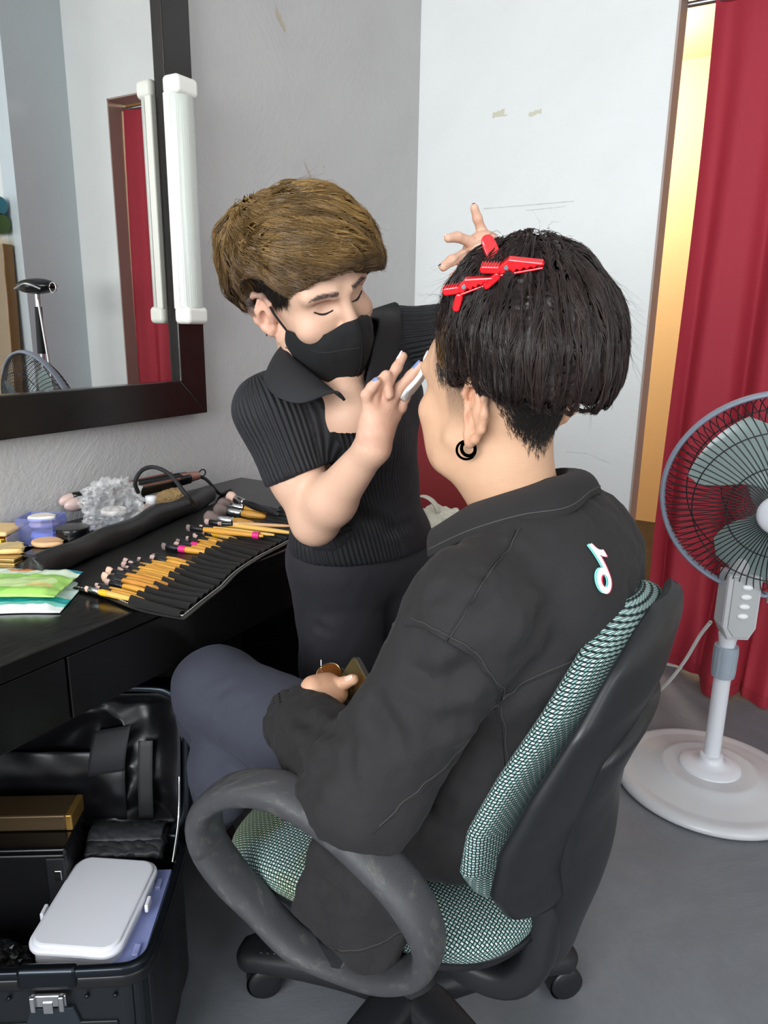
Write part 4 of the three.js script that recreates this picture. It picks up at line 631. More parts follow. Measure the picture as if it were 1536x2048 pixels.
// ---------------------------------------------------------------- the make-up artist, standing and leaning over him
const Am = {};
const AH_ = headFrame([-0.709, 1.228, -0.974], [0.910, -0.294, 0.292], [0.141, 0.882, 0.449]);
{
  const base = [-0.72, 0, -1.14];
  const G = thing('person', 'standing person with golden brown short hair and black face mask leaning over the seated one', 'person', base);
  const put = (name, geo, m, parent = G, label) => part(name, geo.translate(-base[0], -base[1], -base[2]), m, parent, label);
  const H = AH_;
  const shR = [-0.757, 1.060, -0.927], elR = [-0.682, 0.884, -0.942], wrR = [-0.546, 1.025, -0.897], shL = [-0.705, 1.165, -1.225], elL = [-0.520, 1.195, -1.330], wrL = [-0.478, 1.278, -1.180];
  const neckB = [-0.752, 1.105, -1.050], hipR = [-0.745, 0.759, -1.095], hipL = [-0.698, 0.731, -1.246], knR = [-0.743, 0.532, -1.112], knL = [-0.750, 0.463, -1.255];
  const anR = [knR[0] - 0.01, 0.10, knR[2] - 0.01], anL = [knL[0] - 0.01, 0.10, knL[2] - 0.01];
  const A = [norm3([0.25, 0.30, -0.92]), norm3([0.35, 0.88, 0.30]), [0, 0, 0]]; A[2] = norm3(cross3(A[0], A[1])); A[1] = cross3(A[2], A[0]);       // her left, up the trunk, her front
  const B2 = [norm3([0.27, 0, -0.96]), [0, 1, 0], norm3([0.96, 0, 0.27])];
  // ---- shirt: rib knit
  const chest = [-0.710, 1.030, -1.080], waist = [-0.715, 0.905, -1.115], hem = [-0.715, 0.800, -1.140];
  const sleeve = (s, e, t) => mid3(s, e, t);
  const shirt = [
    ell(chest, [0.165, 0.130, 0.098], A, 0.05), ell(waist, [0.135, 0.125, 0.098], [B2[0], norm3([0.1, 1, 0.1]), B2[2]], 0.06), ell(hem, [0.152, 0.085, 0.108], B2, 0.05), cone(add3(chest, [0.02, -0.01, 0.0]), add3(chest, A[2], 0.05), 0.07, 0.06, 0.04),
    cone(mid3(neckB, shR, 0.25), shR, 0.050, 0.052, 0.04), cone(mid3(neckB, shL, 0.25), shL, 0.050, 0.052, 0.04), cone(shR, sleeve(shR, elR, 0.60), 0.054, 0.053, 0.03), cone(shL, elL, 0.056, 0.052, 0.03),
    { ...rb3(add3(sleeve(shR, elR, 0.58), norm3(sub3(elR, shR)), 0.062), [0.06, 0.08, 0.08], 0.004, [norm3(sub3(elR, shR)), norm3(cross3(sub3(elR, shR), [1, 0, 0])), norm3(cross3(sub3(elR, shR), norm3(cross3(sub3(elR, shR), [1, 0, 0]))))], 0.004, true) },
    rb3([hem[0], hem[1] - 0.105, hem[2]], [0.3, 0.09, 0.3], 0.004, [[1, 0, 0], [0, 1, 0], [0, 0, 1]], 0.006, true),
    { ...cone(H.at(0, -0.05, -0.02), neckB, 0.056, 0.058, 0.012, true) }, { ...cone([-0.658, 1.130, -0.946], [-0.592, 1.034, -0.938], 0.060, 0.010, 0.010, true) },
  ];
  const SF = field(shirt), axis = sub3(neckB, hem);
  const cr = [[[-0.674, 1.029, -0.847], [-0.624, 0.991, -0.889], 0.004, 0.008], [[-0.626, 0.953, -1.020], [-0.571, 0.905, -1.133], 0.005, 0.012], [[-0.669, 0.889, -1.011], [-0.608, 0.844, -1.093], 0.004, 0.012], [[-0.627, 0.841, -1.057], [-0.577, 0.856, -1.187], 0.004, 0.010], [[-0.688, 1.184, -1.184], [-0.621, 1.098, -1.198], 0.006, 0.012], [[-0.677, 1.220, -1.238], [-0.619, 1.149, -1.250], 0.004, 0.010]].map((a) => crease(...a));
  const dArm = (p) => { const ab = sub3(elR, shR), t = clamp(dot3(sub3(p, shR), ab) / dot3(ab, ab), 0, 1); return Math.hypot(...sub3(p, add3(shR, ab, t))); };
  const ang = (p, a, b, hint) => { const ax = norm3(sub3(b, a)), e1 = norm3(cross3(ax, hint)), e2 = cross3(ax, e1), d = sub3(p, a); return Math.atan2(dot3(d, e2), dot3(d, e1)); };
  const ribTex = tex(64, (u) => 0.5 + 0.5 * Math.cos(u * 6.2832), { gray: true, rep: [1, 1] });
  const knit = mat(0x121217, 0.72, { bumpMap: ribTex, bumpScale: 0.0022, sheen: 0.3, sheenColor: new THREE.Color(0.2, 0.2, 0.26), sheenRoughness: 0.5 });
  const [slo, shi] = boundsOf(shirt, 0.02);
  put('shirt', solid(SF, slo, shi, 0.0058, { disp: (p) => 0.0015 * fbm(p[0] * 9, p[1] * 9, p[2] * 9, 3) + cr.reduce((s, f) => s + f(p), 0), uv: (p) => dArm(p) < 0.085 ? [ang(p, shR, elR, [0, 0, 1]) * 0.055 / 0.0085, p[1]] : (Math.hypot(...sub3(p, mid3(shL, elL))) < 0.13 ? [ang(p, shL, elL, [0, 1, 0]) * 0.055 / 0.0085, p[0]] : [ang(p, hem, neckB, B2[0]) * 0.13 / 0.0085, p[1]]) }), knit, G, 'black ribbed knit polo shirt');
  // turned-down collar, two leaves
  const leafM = mat(0x17171b, 0.75, { bumpMap: twill, bumpScale: 0.0003, side: THREE.DoubleSide });
  const strip = (a, b, bulge, name) => { const A1 = curve(a), B1 = curve(b); put(name, slab((u, v) => { const p = A1.getPoint(u).lerp(B1.getPoint(u), v).addScaledVector(V(0.35, 0.75, 0.5), bulge * Math.sin(v * Math.PI)); return [p.x, p.y, p.z]; }, 24, 8, 0.004), leafM, G); };
  strip([[-0.790, 1.150, -1.040], [-0.750, 1.160, -0.955], [-0.710, 1.143, -0.926], [-0.665, 1.118, -0.920], [-0.615, 1.084, -0.928]], [[-0.815, 1.105, -1.030], [-0.746, 1.110, -0.901], [-0.701, 1.089, -0.873], [-0.660, 1.081, -0.877], [-0.624, 1.096, -0.908]], 0.008, 'collar_leaf');
  strip([[-0.790, 1.150, -1.040], [-0.775, 1.170, -1.095], [-0.639, 1.201, -1.062], [-0.624, 1.155, -1.021], [-0.605, 1.090, -0.965]], [[-0.815, 1.115, -1.060], [-0.687, 1.231, -1.199], [-0.659, 1.201, -1.170], [-0.627, 1.136, -1.098], [-0.609, 1.078, -1.008]], 0.008, 'collar_leaf');
  // ---- trousers
  const tr = [cone(hipR, knR, 0.090, 0.078, 0.03), cone(knR, anR, 0.078, 0.085, 0.03), cone(hipL, knL, 0.090, 0.078, 0.03), cone(knL, anL, 0.078, 0.085, 0.03), ell([hem[0], 0.775, hem[2]], [0.150, 0.085, 0.102], B2, 0.04), rb3([hem[0], 0.0, hem[2]], [0.5, 0.05, 0.5], 0.004, [[1, 0, 0], [0, 1, 0], [0, 0, 1]], 0.01, true)];
  const tcr = [[[-0.745, 0.716, -1.011], [-0.653, 0.721, -1.102], 0.006, 0.010], [[-0.734, 0.665, -1.026], [-0.650, 0.687, -1.117], 0.005, 0.010], [[-0.743, 0.665, -1.008], [-0.689, 0.644, -1.058], 0.005, 0.009], [[-0.679, 0.754, -1.025], [-0.678, 0.801, -1.039], 0.004, 0.005], [[-0.740, 0.750, -1.012], [-0.699, 0.722, -1.039], 0.004, 0.008]].map((a) => crease(...a));
  put('trousers', solidOf(tr, 0.0065, { disp: (p) => 0.003 * fbm(p[0] * 10, p[1] * 10, p[2] * 10, 3) + tcr.reduce((s, f) => s + f(p), 0) }), mat(0x1c1b21, 0.85, { bumpMap: twill, bumpScale: 0.0004, sheen: 0.25, sheenColor: new THREE.Color(0.25, 0.24, 0.3) }));
  for (const a of [anR, anL]) put('shoe', solidOf([cone([a[0] - 0.02, 0.042, a[2]], [a[0] + 0.12, 0.034, a[2] + 0.03], 0.038, 0.032, 0.03), cone([a[0], 0.10, a[2]], [a[0], 0.05, a[2]], 0.042, 0.040, 0.03), half([0, 0.004, 0], [0, -1, 0], 0.004)], 0.006), mat(0x111113, 0.5));
  // ---- skin: head, trunk, arms, hands as one body
  const headP = [...headPrims(H, { jaw: 0.95 }), cone(H.at(0, -0.01, -0.030), H.at(0, -0.080, -0.026), 0.050, 0.046, 0.03), cone(H.at(0, -0.075, -0.024), neckB, 0.047, 0.054, 0.03), cone(neckB, [-0.652, 1.052, -0.998], 0.052, 0.050, 0.04), cone(neckB, mid3(neckB, shR, 0.8), 0.045, 0.036, 0.03), cone(neckB, mid3(neckB, shL, 0.8), 0.045, 0.036, 0.03)];
  const ears = [...earPrims(H, 1), ...earPrims(H, -1, { size: 1.0, flare: 0.35 })];
  const trunk = [cone(mid3(neckB, chest, 0.5), waist, 0.075, 0.085, 0.04), cone(waist, hem, 0.09, 0.10, 0.04), cone(neckB, shR, 0.040, 0.042, 0.03), cone(neckB, shL, 0.040, 0.042, 0.03), cone(shL, elL, 0.042, 0.036), cone(hipR, knR, 0.07, 0.05), cone(knR, anR, 0.048, 0.034), cone(hipL, knL, 0.07, 0.05), cone(knL, anL, 0.048, 0.034)];
  const armR = [cone(shR, mid3(shR, elR, 0.6), 0.043, 0.042, 0.02), cone(mid3(shR, elR, 0.6), elR, 0.042, 0.036, 0.02), cone(elR, mid3(elR, wrR, 0.3), 0.037, 0.038, 0.02), cone(mid3(elR, wrR, 0.3), wrR, 0.038, 0.0225, 0.02), cone(wrR, [-0.543, 1.048, -0.893], 0.0225, 0.0200, 0.02)];
  const armL = [cone(elL, mid3(elL, wrL, 0.3), 0.036, 0.036, 0.02), cone(mid3(elL, wrL, 0.3), wrL, 0.036, 0.025, 0.02)];
  // right hand holds the cotton pad between fingers and thumb
  const handR = [cone(mid3(elR, wrR, 0.75), wrR, 0.0262, 0.0224, 0.02), cone(wrR, [-0.542, 1.057, -0.893], 0.0224, 0.0200, 0.02), cone([-0.541, 1.051, -0.892], [-0.543, 1.082, -0.886], 0.0190, 0.0125, 0.015), cone([-0.540, 1.053, -0.897], [-0.530, 1.083, -0.907], 0.0180, 0.0125, 0.015), cone([-0.539, 1.043, -0.900], [-0.527, 1.068, -0.920], 0.0165, 0.0115, 0.015),
    ...finger([[-0.545, 1.084, -0.881], [-0.544, 1.100, -0.875], [-0.535, 1.111, -0.874], [-0.529, 1.119, -0.877]], 0.0082),
    ...finger([[-0.540, 1.091, -0.889], [-0.533, 1.115, -0.885], [-0.524, 1.126, -0.894], [-0.520, 1.100, -0.896]], 0.0082),
    ...finger([[-0.533, 1.092, -0.900], [-0.524, 1.119, -0.901], [-0.518, 1.137, -0.913], [-0.515, 1.152, -0.924]], 0.0080),
    ...finger([[-0.526, 1.087, -0.913], [-0.517, 1.109, -0.921], [-0.505, 1.125, -0.929], [-0.493, 1.140, -0.933]], 0.0080),
    ...finger([[-0.528, 1.066, -0.920], [-0.521, 1.080, -0.930], [-0.516, 1.094, -0.932], [-0.507, 1.108, -0.932]], 0.0094)];
  // left hand lifts his fringe: fingers spread, palm towards us
  const handL = [cone(wrL, [-0.485, 1.299, -1.123], 0.025, 0.026, 0.02), cone([-0.477, 1.298, -1.139], [-0.483, 1.318, -1.129], 0.021, 0.016, 0.015), ell([-0.487, 1.299, -1.115], [0.030, 0.033, 0.024], undefined, 0.02),
    ...finger([[-0.483, 1.317, -1.129], [-0.491, 1.336, -1.124], [-0.493, 1.353, -1.110], [-0.495, 1.367, -1.101]], 0.0080),
    ...finger([[-0.488, 1.311, -1.114], [-0.496, 1.318, -1.092], [-0.506, 1.323, -1.069], [-0.513, 1.320, -1.052]], 0.0084),
    ...finger([[-0.493, 1.296, -1.102], [-0.498, 1.296, -1.072], [-0.503, 1.288, -1.046], [-0.509, 1.278, -1.030]], 0.0086),
    ...finger([[-0.488, 1.284, -1.092], [-0.493, 1.277, -1.063], [-0.495, 1.263, -1.039], [-0.489, 1.246, -1.020]], 0.0080),
    ...finger([[-0.481, 1.285, -1.109], [-0.480, 1.265, -1.073], [-0.480, 1.245, -1.037], [-0.482, 1.229, -1.010]], 0.0094)];
  const skinC = [0.66, 0.415, 0.295], pink = [0.62, 0.29, 0.21];
  const color = (p) => {
    const [x, y, z] = H.inv(p), n = 0.5 + 0.5 * sn(p[0] * 45, p[1] * 45, p[2] * 45), n2 = 0.5 + 0.5 * sn(p[0] * 400, p[1] * 400, p[2] * 400), bx = Math.abs(x); let c = mix3(skinC, pink, 0.12 * n);
    if (Math.hypot(x, y, z) > 0.2) return c;
    c = mix3(c, pink, 0.35 * sstep(0.03, 0.0, Math.hypot(bx - 0.043, y + 0.004, z - 0.07)) + 0.25 * sstep(0.018, 0.006, Math.hypot(x, y + 0.006, z - 0.11)));
    if (bx > 0.068 && z < 0.012 && z > -0.04 && y > -0.035 && y < 0.05) c = mix3(c, pink, 0.45);
    const by = 0.0475 + 0.10 * (bx - 0.012) - 2.6 * Math.max(0, bx - 0.030) ** 1.6 - (bx - 0.015) * 0.02, bw = 0.0042 * sstep(0.054, 0.040, bx) + 0.0008;
    if (bx > 0.012 && bx < 0.055 && z > 0.05) c = mix3(c, [0.045, 0.030, 0.026], sstep(bw, bw * 0.5, Math.abs(y - by)) * (0.8 + 0.3 * n2));
    if (z < 0.048 && y > 0.0 && (z > -0.02 ? y > 0.024 + 0.35 * Math.max(0, z) : true)) c = mix3(c, [0.03, 0.024, 0.022], clamp(sstep(0.048, 0.036, z) * (z > -0.02 ? sstep(0.018, 0.05, y + 0.3 * z) : sstep(-0.02, 0.02, y)) * (0.8 + 0.4 * n2), 0, 0.97));
    return c;
  };
  const hb = [H.at(0, 0, 0).map((v) => v - 0.20), H.at(0, 0, 0).map((v) => v + 0.18)];
  const hc = (p) => mix3(skinC, pink, 0.30 + 0.18 * sn(p[0] * 60, p[1] * 60, p[2] * 60));
  const body = put('body', merge([solid(field([...headP, ...ears]), hb[0], hb[1], 0.0026, { color }), solidOf(trunk, 0.008, { color: () => skinC }), solidOf(armR, 0.0045, { color: (p) => mix3(skinC, pink, 0.08 + 0.06 * sn(p[0] * 30, p[1] * 30, p[2] * 30)) }), solidOf(armL, 0.006, { color: () => skinC }), solidOf(handR, 0.0023, { color: hc }), solidOf(handL, 0.0023, { color: hc })]), skinMat());
  const blue = mat(0x6f86b5, 0.2), dark = mat(0x3a3548, 0.2), milk = mat(0xe9dfe2, 0.2);
  const nl = (tip, prev, up, m, w) => put('nail', nail(tip, sub3(tip, prev), up, 0.0048, 0.011, 0.0066), m, body);
  nl([-0.529, 1.119, -0.877], [-0.535, 1.111, -0.874], [0.1, 0.6, 0.9], blue); nl([-0.515, 1.152, -0.924], [-0.518, 1.137, -0.913], [-0.6, 0.5, 0.4], milk); nl([-0.493, 1.140, -0.933], [-0.505, 1.125, -0.929], [-0.3, 0.7, 0.5], blue);
  nl([-0.495, 1.367, -1.101], [-0.493, 1.353, -1.110], [-0.35, 0.6, -0.6], dark); nl([-0.509, 1.278, -1.030], [-0.503, 1.288, -1.046], [-0.4, 0.9, 0.3], dark); nl([-0.513, 1.320, -1.052], [-0.506, 1.323, -1.069], [-0.4, 0.8, -0.4], milk); nl([-0.482, 1.229, -1.010], [-0.480, 1.245, -1.037], [0.2, -0.1, 1], milk);
  // ---- eyes looking down: lash lines and a glimpse of the eye
  const SFk = field(headP), lash = mat(0x14100e, 0.6);
  for (const s of [-1, 1]) {
    const pts = []; for (let i = 0; i <= 12; i++) { const t = i / 12, x = s * lerp(0.019, 0.046, t), y = 0.0225 - 0.0035 * Math.sin(Math.PI * t) + 0.002 * t; pts.push(V(...onto(SFk, H.at(x, y, 0.089 - 0.008 * t), 0.0004))); }
    const C = new THREE.CatmullRomCurve3(pts); const g = new THREE.TubeGeometry(C, 30, 0.0011, 6); put('eyelashes', g, lash, body);
    put('eye_slit', surf((u, v) => { const p = C.getPoint(0.12 + 0.76 * u); return onto(SFk, add3([p.x, p.y, p.z], H.U, -0.0026 * v * Math.sin(Math.PI * (0.1 + 0.8 * u))), 0.0004); }, 16, 3), mat(0x2a1c17, 0.25, { side: THREE.DoubleSide }), body);
    const lid = []; for (let i = 0; i <= 12; i++) { const t = i / 12, x = s * lerp(0.020, 0.047, t), y = 0.0375 + 0.0025 * Math.sin(Math.PI * t) - 0.003 * t; lid.push(V(...onto(SFk, H.at(x, y, 0.089 - 0.010 * t), 0.0001))); }
    put('eyelid_crease', new THREE.TubeGeometry(new THREE.CatmullRomCurve3(lid), 30, 0.0006, 5), mat(0x8a5a48, 0.7), body);
  }
  // ---- black cloth mask with centre seam and ear loops
  const T = curve([[-0.069, -0.010, 0.030], [-0.060, -0.012, 0.060], [-0.040, -0.010, 0.088], [-0.018, 0.004, 0.106], [0, 0.010, 0.119], [0.018, 0.004, 0.106], [0.040, -0.010, 0.088], [0.060, -0.012, 0.060], [0.069, -0.010, 0.030]]);
  const Mi = curve([[-0.074, -0.028, 0.026], [-0.071, -0.035, 0.060], [-0.056, -0.040, 0.096], [-0.028, -0.038, 0.120], [0, -0.034, 0.136], [0.028, -0.038, 0.120], [0.056, -0.040, 0.096], [0.071, -0.035, 0.060], [0.074, -0.028, 0.026]]);
  const Bo = curve([[-0.067, -0.047, 0.020], [-0.062, -0.070, 0.040], [-0.046, -0.092, 0.066], [-0.022, -0.103, 0.086], [0, -0.106, 0.094], [0.022, -0.103, 0.086], [0.046, -0.092, 0.066], [0.062, -0.070, 0.040], [0.067, -0.047, 0.020]]);
  const maskF = (u, v) => { const a = T.getPoint(u), m = Mi.getPoint(u), b = Bo.getPoint(u), k = 1 - v, q = a.multiplyScalar(k * k).add(m.multiplyScalar(2 * k * v)).add(b.multiplyScalar(v * v)), w = 0.0012 * sn(q.x * 60, q.y * 40, 2); return H.at(q.x, q.y, q.z + w); };
  const maskM = mat(0x0d0d0f, 0.85, { bumpMap: twill, bumpScale: 0.0003, side: THREE.DoubleSide });
  const mask = put('face_mask', slab(maskF, 60, 24, 0.0022), maskM, G, 'black cloth face mask');
  put('mask_seam', new THREE.TubeGeometry(new THREE.CatmullRomCurve3(Array.from({ length: 16 }, (_, i) => V(...add3(maskF(0.5, 0.02 + 0.96 * i / 15), H.F, 0.0012)))), 40, 0.0011, 5), maskM, mask);
  put('mask_seam', new THREE.TubeGeometry(new THREE.CatmullRomCurve3(Array.from({ length: 16 }, (_, i) => V(...add3(maskF(0.10 + 0.38 * i / 15, 0.33 + 0.1 * i / 15), H.F, 0.0010)))), 40, 0.0007, 5), mat(0x2a2a2d, 0.8), mask);
  for (const s of [-1, 1]) put('ear_loop', new THREE.TubeGeometry(new THREE.CatmullRomCurve3([[0.069, -0.011, 0.031], [0.074, 0.012, 0.012], [0.0755, 0.032, -0.004], [0.080, 0.026, -0.022], [0.079, 0.000, -0.022], [0.074, -0.026, -0.010], [0.0675, -0.046, 0.020]].map(([x, y, z]) => V(...H.at(s * x, y, z)))), 40, 0.0018, 6), maskM, mask);
  for (const dy of [0, -0.007]) put('ear_stud', new THREE.SphereGeometry(0.0014, 10, 8).translate(...H.at(-0.0815, -0.022 + dy, -0.008 + dy * 0.6)), M.black, body);
  // ---- hair: swept across from a whorl at the back, dark clipped side
  const e = (c, r, k = 0.03) => ell(H.at(...c), r, H.ax, k);
  const hairP = [e([0, 0.073, -0.022], [0.090, 0.088, 0.112]), e([0.005, 0.112, 0.010], [0.080, 0.052, 0.085]), e([0.020, 0.090, 0.060], [0.066, 0.036, 0.048]), e([0.050, 0.072, 0.062], [0.034, 0.036, 0.040]), e([-0.02, 0.060, -0.085], [0.070, 0.075, 0.060]), e([-0.055, 0.045, -0.065], [0.038, 0.060, 0.045]),
    { ...rb3(H.at(0, -0.100, 0.06), [0.2, 0.128, 0.2], 0.01, [H.L, norm3(add3(H.U, H.F, -0.42)), norm3(add3(H.F, H.U, 0.42))], 0.014, true) }, { ...ell(H.at(-0.020, 0.022, 0.114), [0.098, 0.057, 0.072], H.ax, 0.010, true) }, { ...ell(H.at(-0.100, 0.030, 0.020), [0.040, 0.050, 0.058], H.ax, 0.010, true) }];
  const HF0 = field(hairP), lock = (p) => { const [x, y, z] = H.inv(p), dx = x + 0.03, dz = z + 0.075; return z < -0.06 ? [Math.atan2(dx, dz) * 0.1, 0.2 - y] : [-0.60 * x + 0.72 * z + 0.25 * (0.1 - y), 0.7 * x + 0.55 * z]; }, HF = (x, y, z) => { const q = H.inv([x, y, z]), [w, l] = lock([x, y, z]); return HF0(x, y, z) - (0.002 + 0.0045 * sstep(0.06, 0.13, q[1])) * sn(w * 52, l * 9, 2.5) - 0.0018 * sn(w * 150, l * 12, 6) - 0.004 * sn(x * 17, y * 17, z * 17); }; Am.hair = HF0; Am.headF = field(headP); Am.shirt = SF; const hairM = mat(0xffffff, 0.36, { vertexColors: true, specularIntensity: 0.9 }), whorl = H.at(-0.030, 0.140, -0.075);
  const hcol = (p) => { const [x, y, z] = H.inv(p), [lw, ll] = lock(p), n = 0.5 + 0.3 * sn(lw * 140, ll * 10, 3) + 0.2 * sn(lw * 400, ll * 16, 5), m = clamp(0.45 + 0.4 * sn(lw * 110, ll * 9, 8) + 0.25 * sn(lw * 360, ll * 14, 9), 0, 1), top = sstep(0.055, 0.125, y); return mix3(mix3([0.050, 0.029, 0.017], [0.15, 0.085, 0.042], n), mix3([0.09, 0.050, 0.016], [0.38, 0.22, 0.065], m), top * 0.9); };
  const flow = (p, g) => { const [x, y, z] = H.inv(p), d = norm3(sub3(p, whorl)), back = z < -0.06 ? 1 : 0; return add3(add3(add3(d, H.L, back ? -0.1 : 0.55 * sstep(-0.05, 0.03, z)), H.F, back ? 0 : 0.45), H.U, back ? -0.7 : -0.35 * sstep(0.10, 0.04, y)); };
  const hb2 = [H.at(0, 0.05, 0).map((v) => v - 0.20), H.at(0, 0.05, 0).map((v) => v + 0.20)];
  const hair = put('hair', solid(HF, hb2[0], hb2[1], 0.0032, { color: hcol, disp: (p) => -0.0065 - 0.0012 * sn(lock(p)[0] * 520, lock(p)[1] * 14, 2) }), hairM, G, 'short golden brown hair swept to one side');
  const start = () => { const a = rnd() * 6.2832, c = rr(-0.6, 1), s = Math.sqrt(1 - c * c), p = onto(HF, rnd() < 0.4 ? H.at(rr(-0.11, 0.11), rr(-0.02, 0.19), rr(-0.16, 0.12)) : H.at(0.13 * s * Math.cos(a), 0.075 + 0.135 * c, -0.015 + 0.15 * s * Math.sin(a)), 0, 16); return Math.abs(HF(...p)) < 0.004 ? p : null; };
  const loose = (o) => { o.userData.kind = 'stuff'; return o; };
  loose(put('strands', strands({ F: HF, n: 12000, start, flow, len: () => rr(0.045, 0.085), color: hcol, off: [-0.001, 0.0024], r: 0.00056, tip: 0.006, wiggle: 0.22 }), hairM, hair));
  loose(put('flyaways', strands({ F: HF, n: 60, start: () => { const p = start(); return p && H.inv(p)[1] > 0.08 ? p : null; }, flow, len: () => rr(0.04, 0.08), color: () => [0.06, 0.035, 0.015], off: [0.001, 0.004], r: 0.00024, segs: 12, tip: 0.016, clump: 2, wiggle: 0.5 }), hairM, hair));
  const skinF = field(headP);
  const sideStart = () => { const p = onto(skinF, H.at(rnd() < 0.75 ? -0.074 : 0.074, rr(0.005, 0.085), rr(-0.07, 0.046)), 0, 5), q = H.inv(p); if ((q[2] > -0.022 && q[1] < 0.026 + 0.35 * Math.max(0, q[2])) || HF(...p) < -0.006) return null; return p; };
  loose(put('clipped_hair', strands({ F: skinF, n: 3500, start: sideStart, flow: () => add3(H.U.map((v) => -v), H.F, -0.2), len: () => rr(0.010, 0.022), segs: 3, color: () => [0.030, 0.022, 0.018], off: [0.0004, 0.003], r: 0.0004, tip: 0.002, clump: 1, wiggle: 0.4 }), hairM, hair));
}
// ---------------------------------------------------------------- things on the dressing table
const ORD = ['first', 'second', 'third', 'fourth', 'fifth', 'sixth', 'seventh', 'eighth', 'ninth', 'tenth', 'eleventh', 'twelfth', 'thirteenth', 'fourteenth', 'fifteenth', 'sixteenth', 'seventeenth', 'eighteenth', 'nineteenth', 'twentieth', 'twenty-first', 'twenty-second', 'twenty-third', 'twenty-fourth', 'twenty-fifth', 'twenty-sixth', 'twenty-seventh', 'twenty-eighth', 'twenty-ninth', 'thirtieth'];
{
  const leather = mat(0x1d1c1b, 0.33, { bumpMap: tex(256, (u, v) => tn(u, v, 90, 3), { gray: true, rep: [9, 9] }), bumpScale: 0.0007, side: THREE.DoubleSide }), stitch = mat(0xd9d6cf, 0.8);
  const FL = [-0.800, -0.752], FR = [-0.972, -1.375], BL = [-1.115, -0.742], BR = [-1.268, -1.330];
  const P = (s, t, y = 0) => { const bx = lerp(lerp(FL[0], FR[0], s), lerp(BL[0], BR[0], s), t), bz = lerp(lerp(FL[1], FR[1], s), lerp(BL[1], BR[1], s), t); return [bx + 0.010 * Math.sin(s * 9 + 1) * (1 - t), TY + 0.0030 + y + 0.004 * sstep(TX - 0.02, TX + 0.08, bx) * (0.3 + Math.abs(Math.sin(s * 14))) * (1 - t), bz + 0.008 * Math.sin(t * 7) * (1 - s)]; };
  const roll = thing('brush_roll', 'black leather brush roll spread open over the front edge of the dressing table', 'brush roll', [-1.04, TY, -1.05]);
  const put = (n, g, m, p = roll) => part(n, g.translate(1.04, -TY, 1.05), m, p);
  put('sheet', slab((u, v) => P(u, v, 0.0008), 60, 30, 0.0026, 0.6, 0.3), leather);
  const N = 27;
  for (let i = 0; i < N; i++) {                                          // sewn pockets along the front edge, each a padded tube
    const s0 = i / N + 0.002, s1 = (i + 1) / N - 0.002, h = rr(0.010, 0.015);
    put('pocket', surf((u, v) => { const s = lerp(s0, s1, u), t = lerp(0.035, 0.36, v); return P(s + 0.006 * Math.sin(v * 3 + i), t, 0.003 + h * Math.sin(u * Math.PI) ** 0.8 * (0.35 + 0.65 * v)); }, 8, 10), leather);
  }
  const tubeR = [];
  for (const [off, r] of [[0.010, 0.021], [0.040, 0.014]]) tubeR.push(sweep(Array.from({ length: 9 }, (_, i) => { const p = P(i / 8, 1.02, 0); return [p[0] - off + 0.004 * Math.sin(i * 2.1), TY + r * 1.14 + 0.002 * Math.sin(i * 1.7), p[2]]; }), superellipse(r * 1.15, r * 0.9, 16, 2.1), 60, false, (t) => [1 + 0.12 * Math.sin(t * 23), 1 + 0.1 * Math.sin(t * 31 + 1)], V(0, 1, 0)));
  put('rolled_flap', merge(tubeR), leather);
  put('flap_corner', slab((u, v) => { const p = P(0.004 + 0.06 * v, 1, 0); return [p[0] - 0.02 - 0.065 * u * (1 - 0.6 * v), TY + 0.006 + 0.012 * Math.sin(u * 2.2) + 0.006 * v, p[2] + 0.012 * u]; }, 10, 8, 0.0024), leather);
  const st = []; for (let i = 0; i < 46; i++) { const t = 0.02 + 0.95 * i / 46, a = P(0.012, t, 0.003), b = P(0.012, t + 0.013, 0.003); st.push(rod(a, b, 0.0007, 0.0007, 4)); }
  for (let i = 0; i < 90; i++) { const s = 0.01 + 0.97 * i / 90, a = P(s, 0.022, 0.003), b = P(s + 0.007, 0.022, 0.003); st.push(rod(a, b, 0.0006, 0.0006, 4)); }
  for (let i = 0; i < 70; i++) { const s = 0.01 + 0.97 * i / 70, a = P(s, 0.358, 0.0055), b = P(s + 0.007, 0.358, 0.0055); st.push(rod(a, b, 0.0005, 0.0005, 4)); }
  put('stitching', merge(st), stitch); put('edge_binding', tube(Array.from({ length: 30 }, (_, i) => P(i / 29, 0.004, 0.001)), 0.0022, 90, 6), mat(0x3a3936, 0.4));

  // make-up brushes: bristles, ferrule and handle
  const wood = [mat(0xd79a3c, 0.35), mat(0xcf8a35, 0.35), mat(0xe2b15a, 0.4), mat(0xd8a878, 0.4)], fer = [mat(0x17171a, 0.25), M.chrome, mat(0xb9a27a, 0.25, { metalness: 1 })];
  const hairC = [mat(0xb99a90, 0.8), mat(0x7c6a66, 0.85), mat(0x8a6a58, 0.85), mat(0xd9b39a, 0.8)], bands = { pink: mat(0xe0257f, 0.4), yellow: mat(0xf0b31e, 0.35), clear: mat(0xe8e4dc, 0.2) };
  let n = 0, tops = [];
  function brush(a, b, o, label) {                                      // a: bristle tip, b: far end of the handle
    const g = thing('makeup_brush', label, 'brush', b, o.group ?? 'make-up brushes in the leather roll');
    const A = V(...a), Bv = V(...b), L = A.distanceTo(Bv), q = new THREE.Quaternion().setFromUnitVectors(V(0, 1, 0), A.clone().sub(Bv).normalize()), R = (geo) => geo.applyQuaternion(q);
    const hl = o.head, fl = o.fer, w = o.w * 1.2, hd = L - hl - fl;
    part('handle', R(lathe([[0, 0], [w * 0.28, 0.001], [w * 0.42, hd * 0.15], [w * 0.62, hd * 0.7], [w * 0.5, hd], [0, hd]], 14)), o.hm, g);
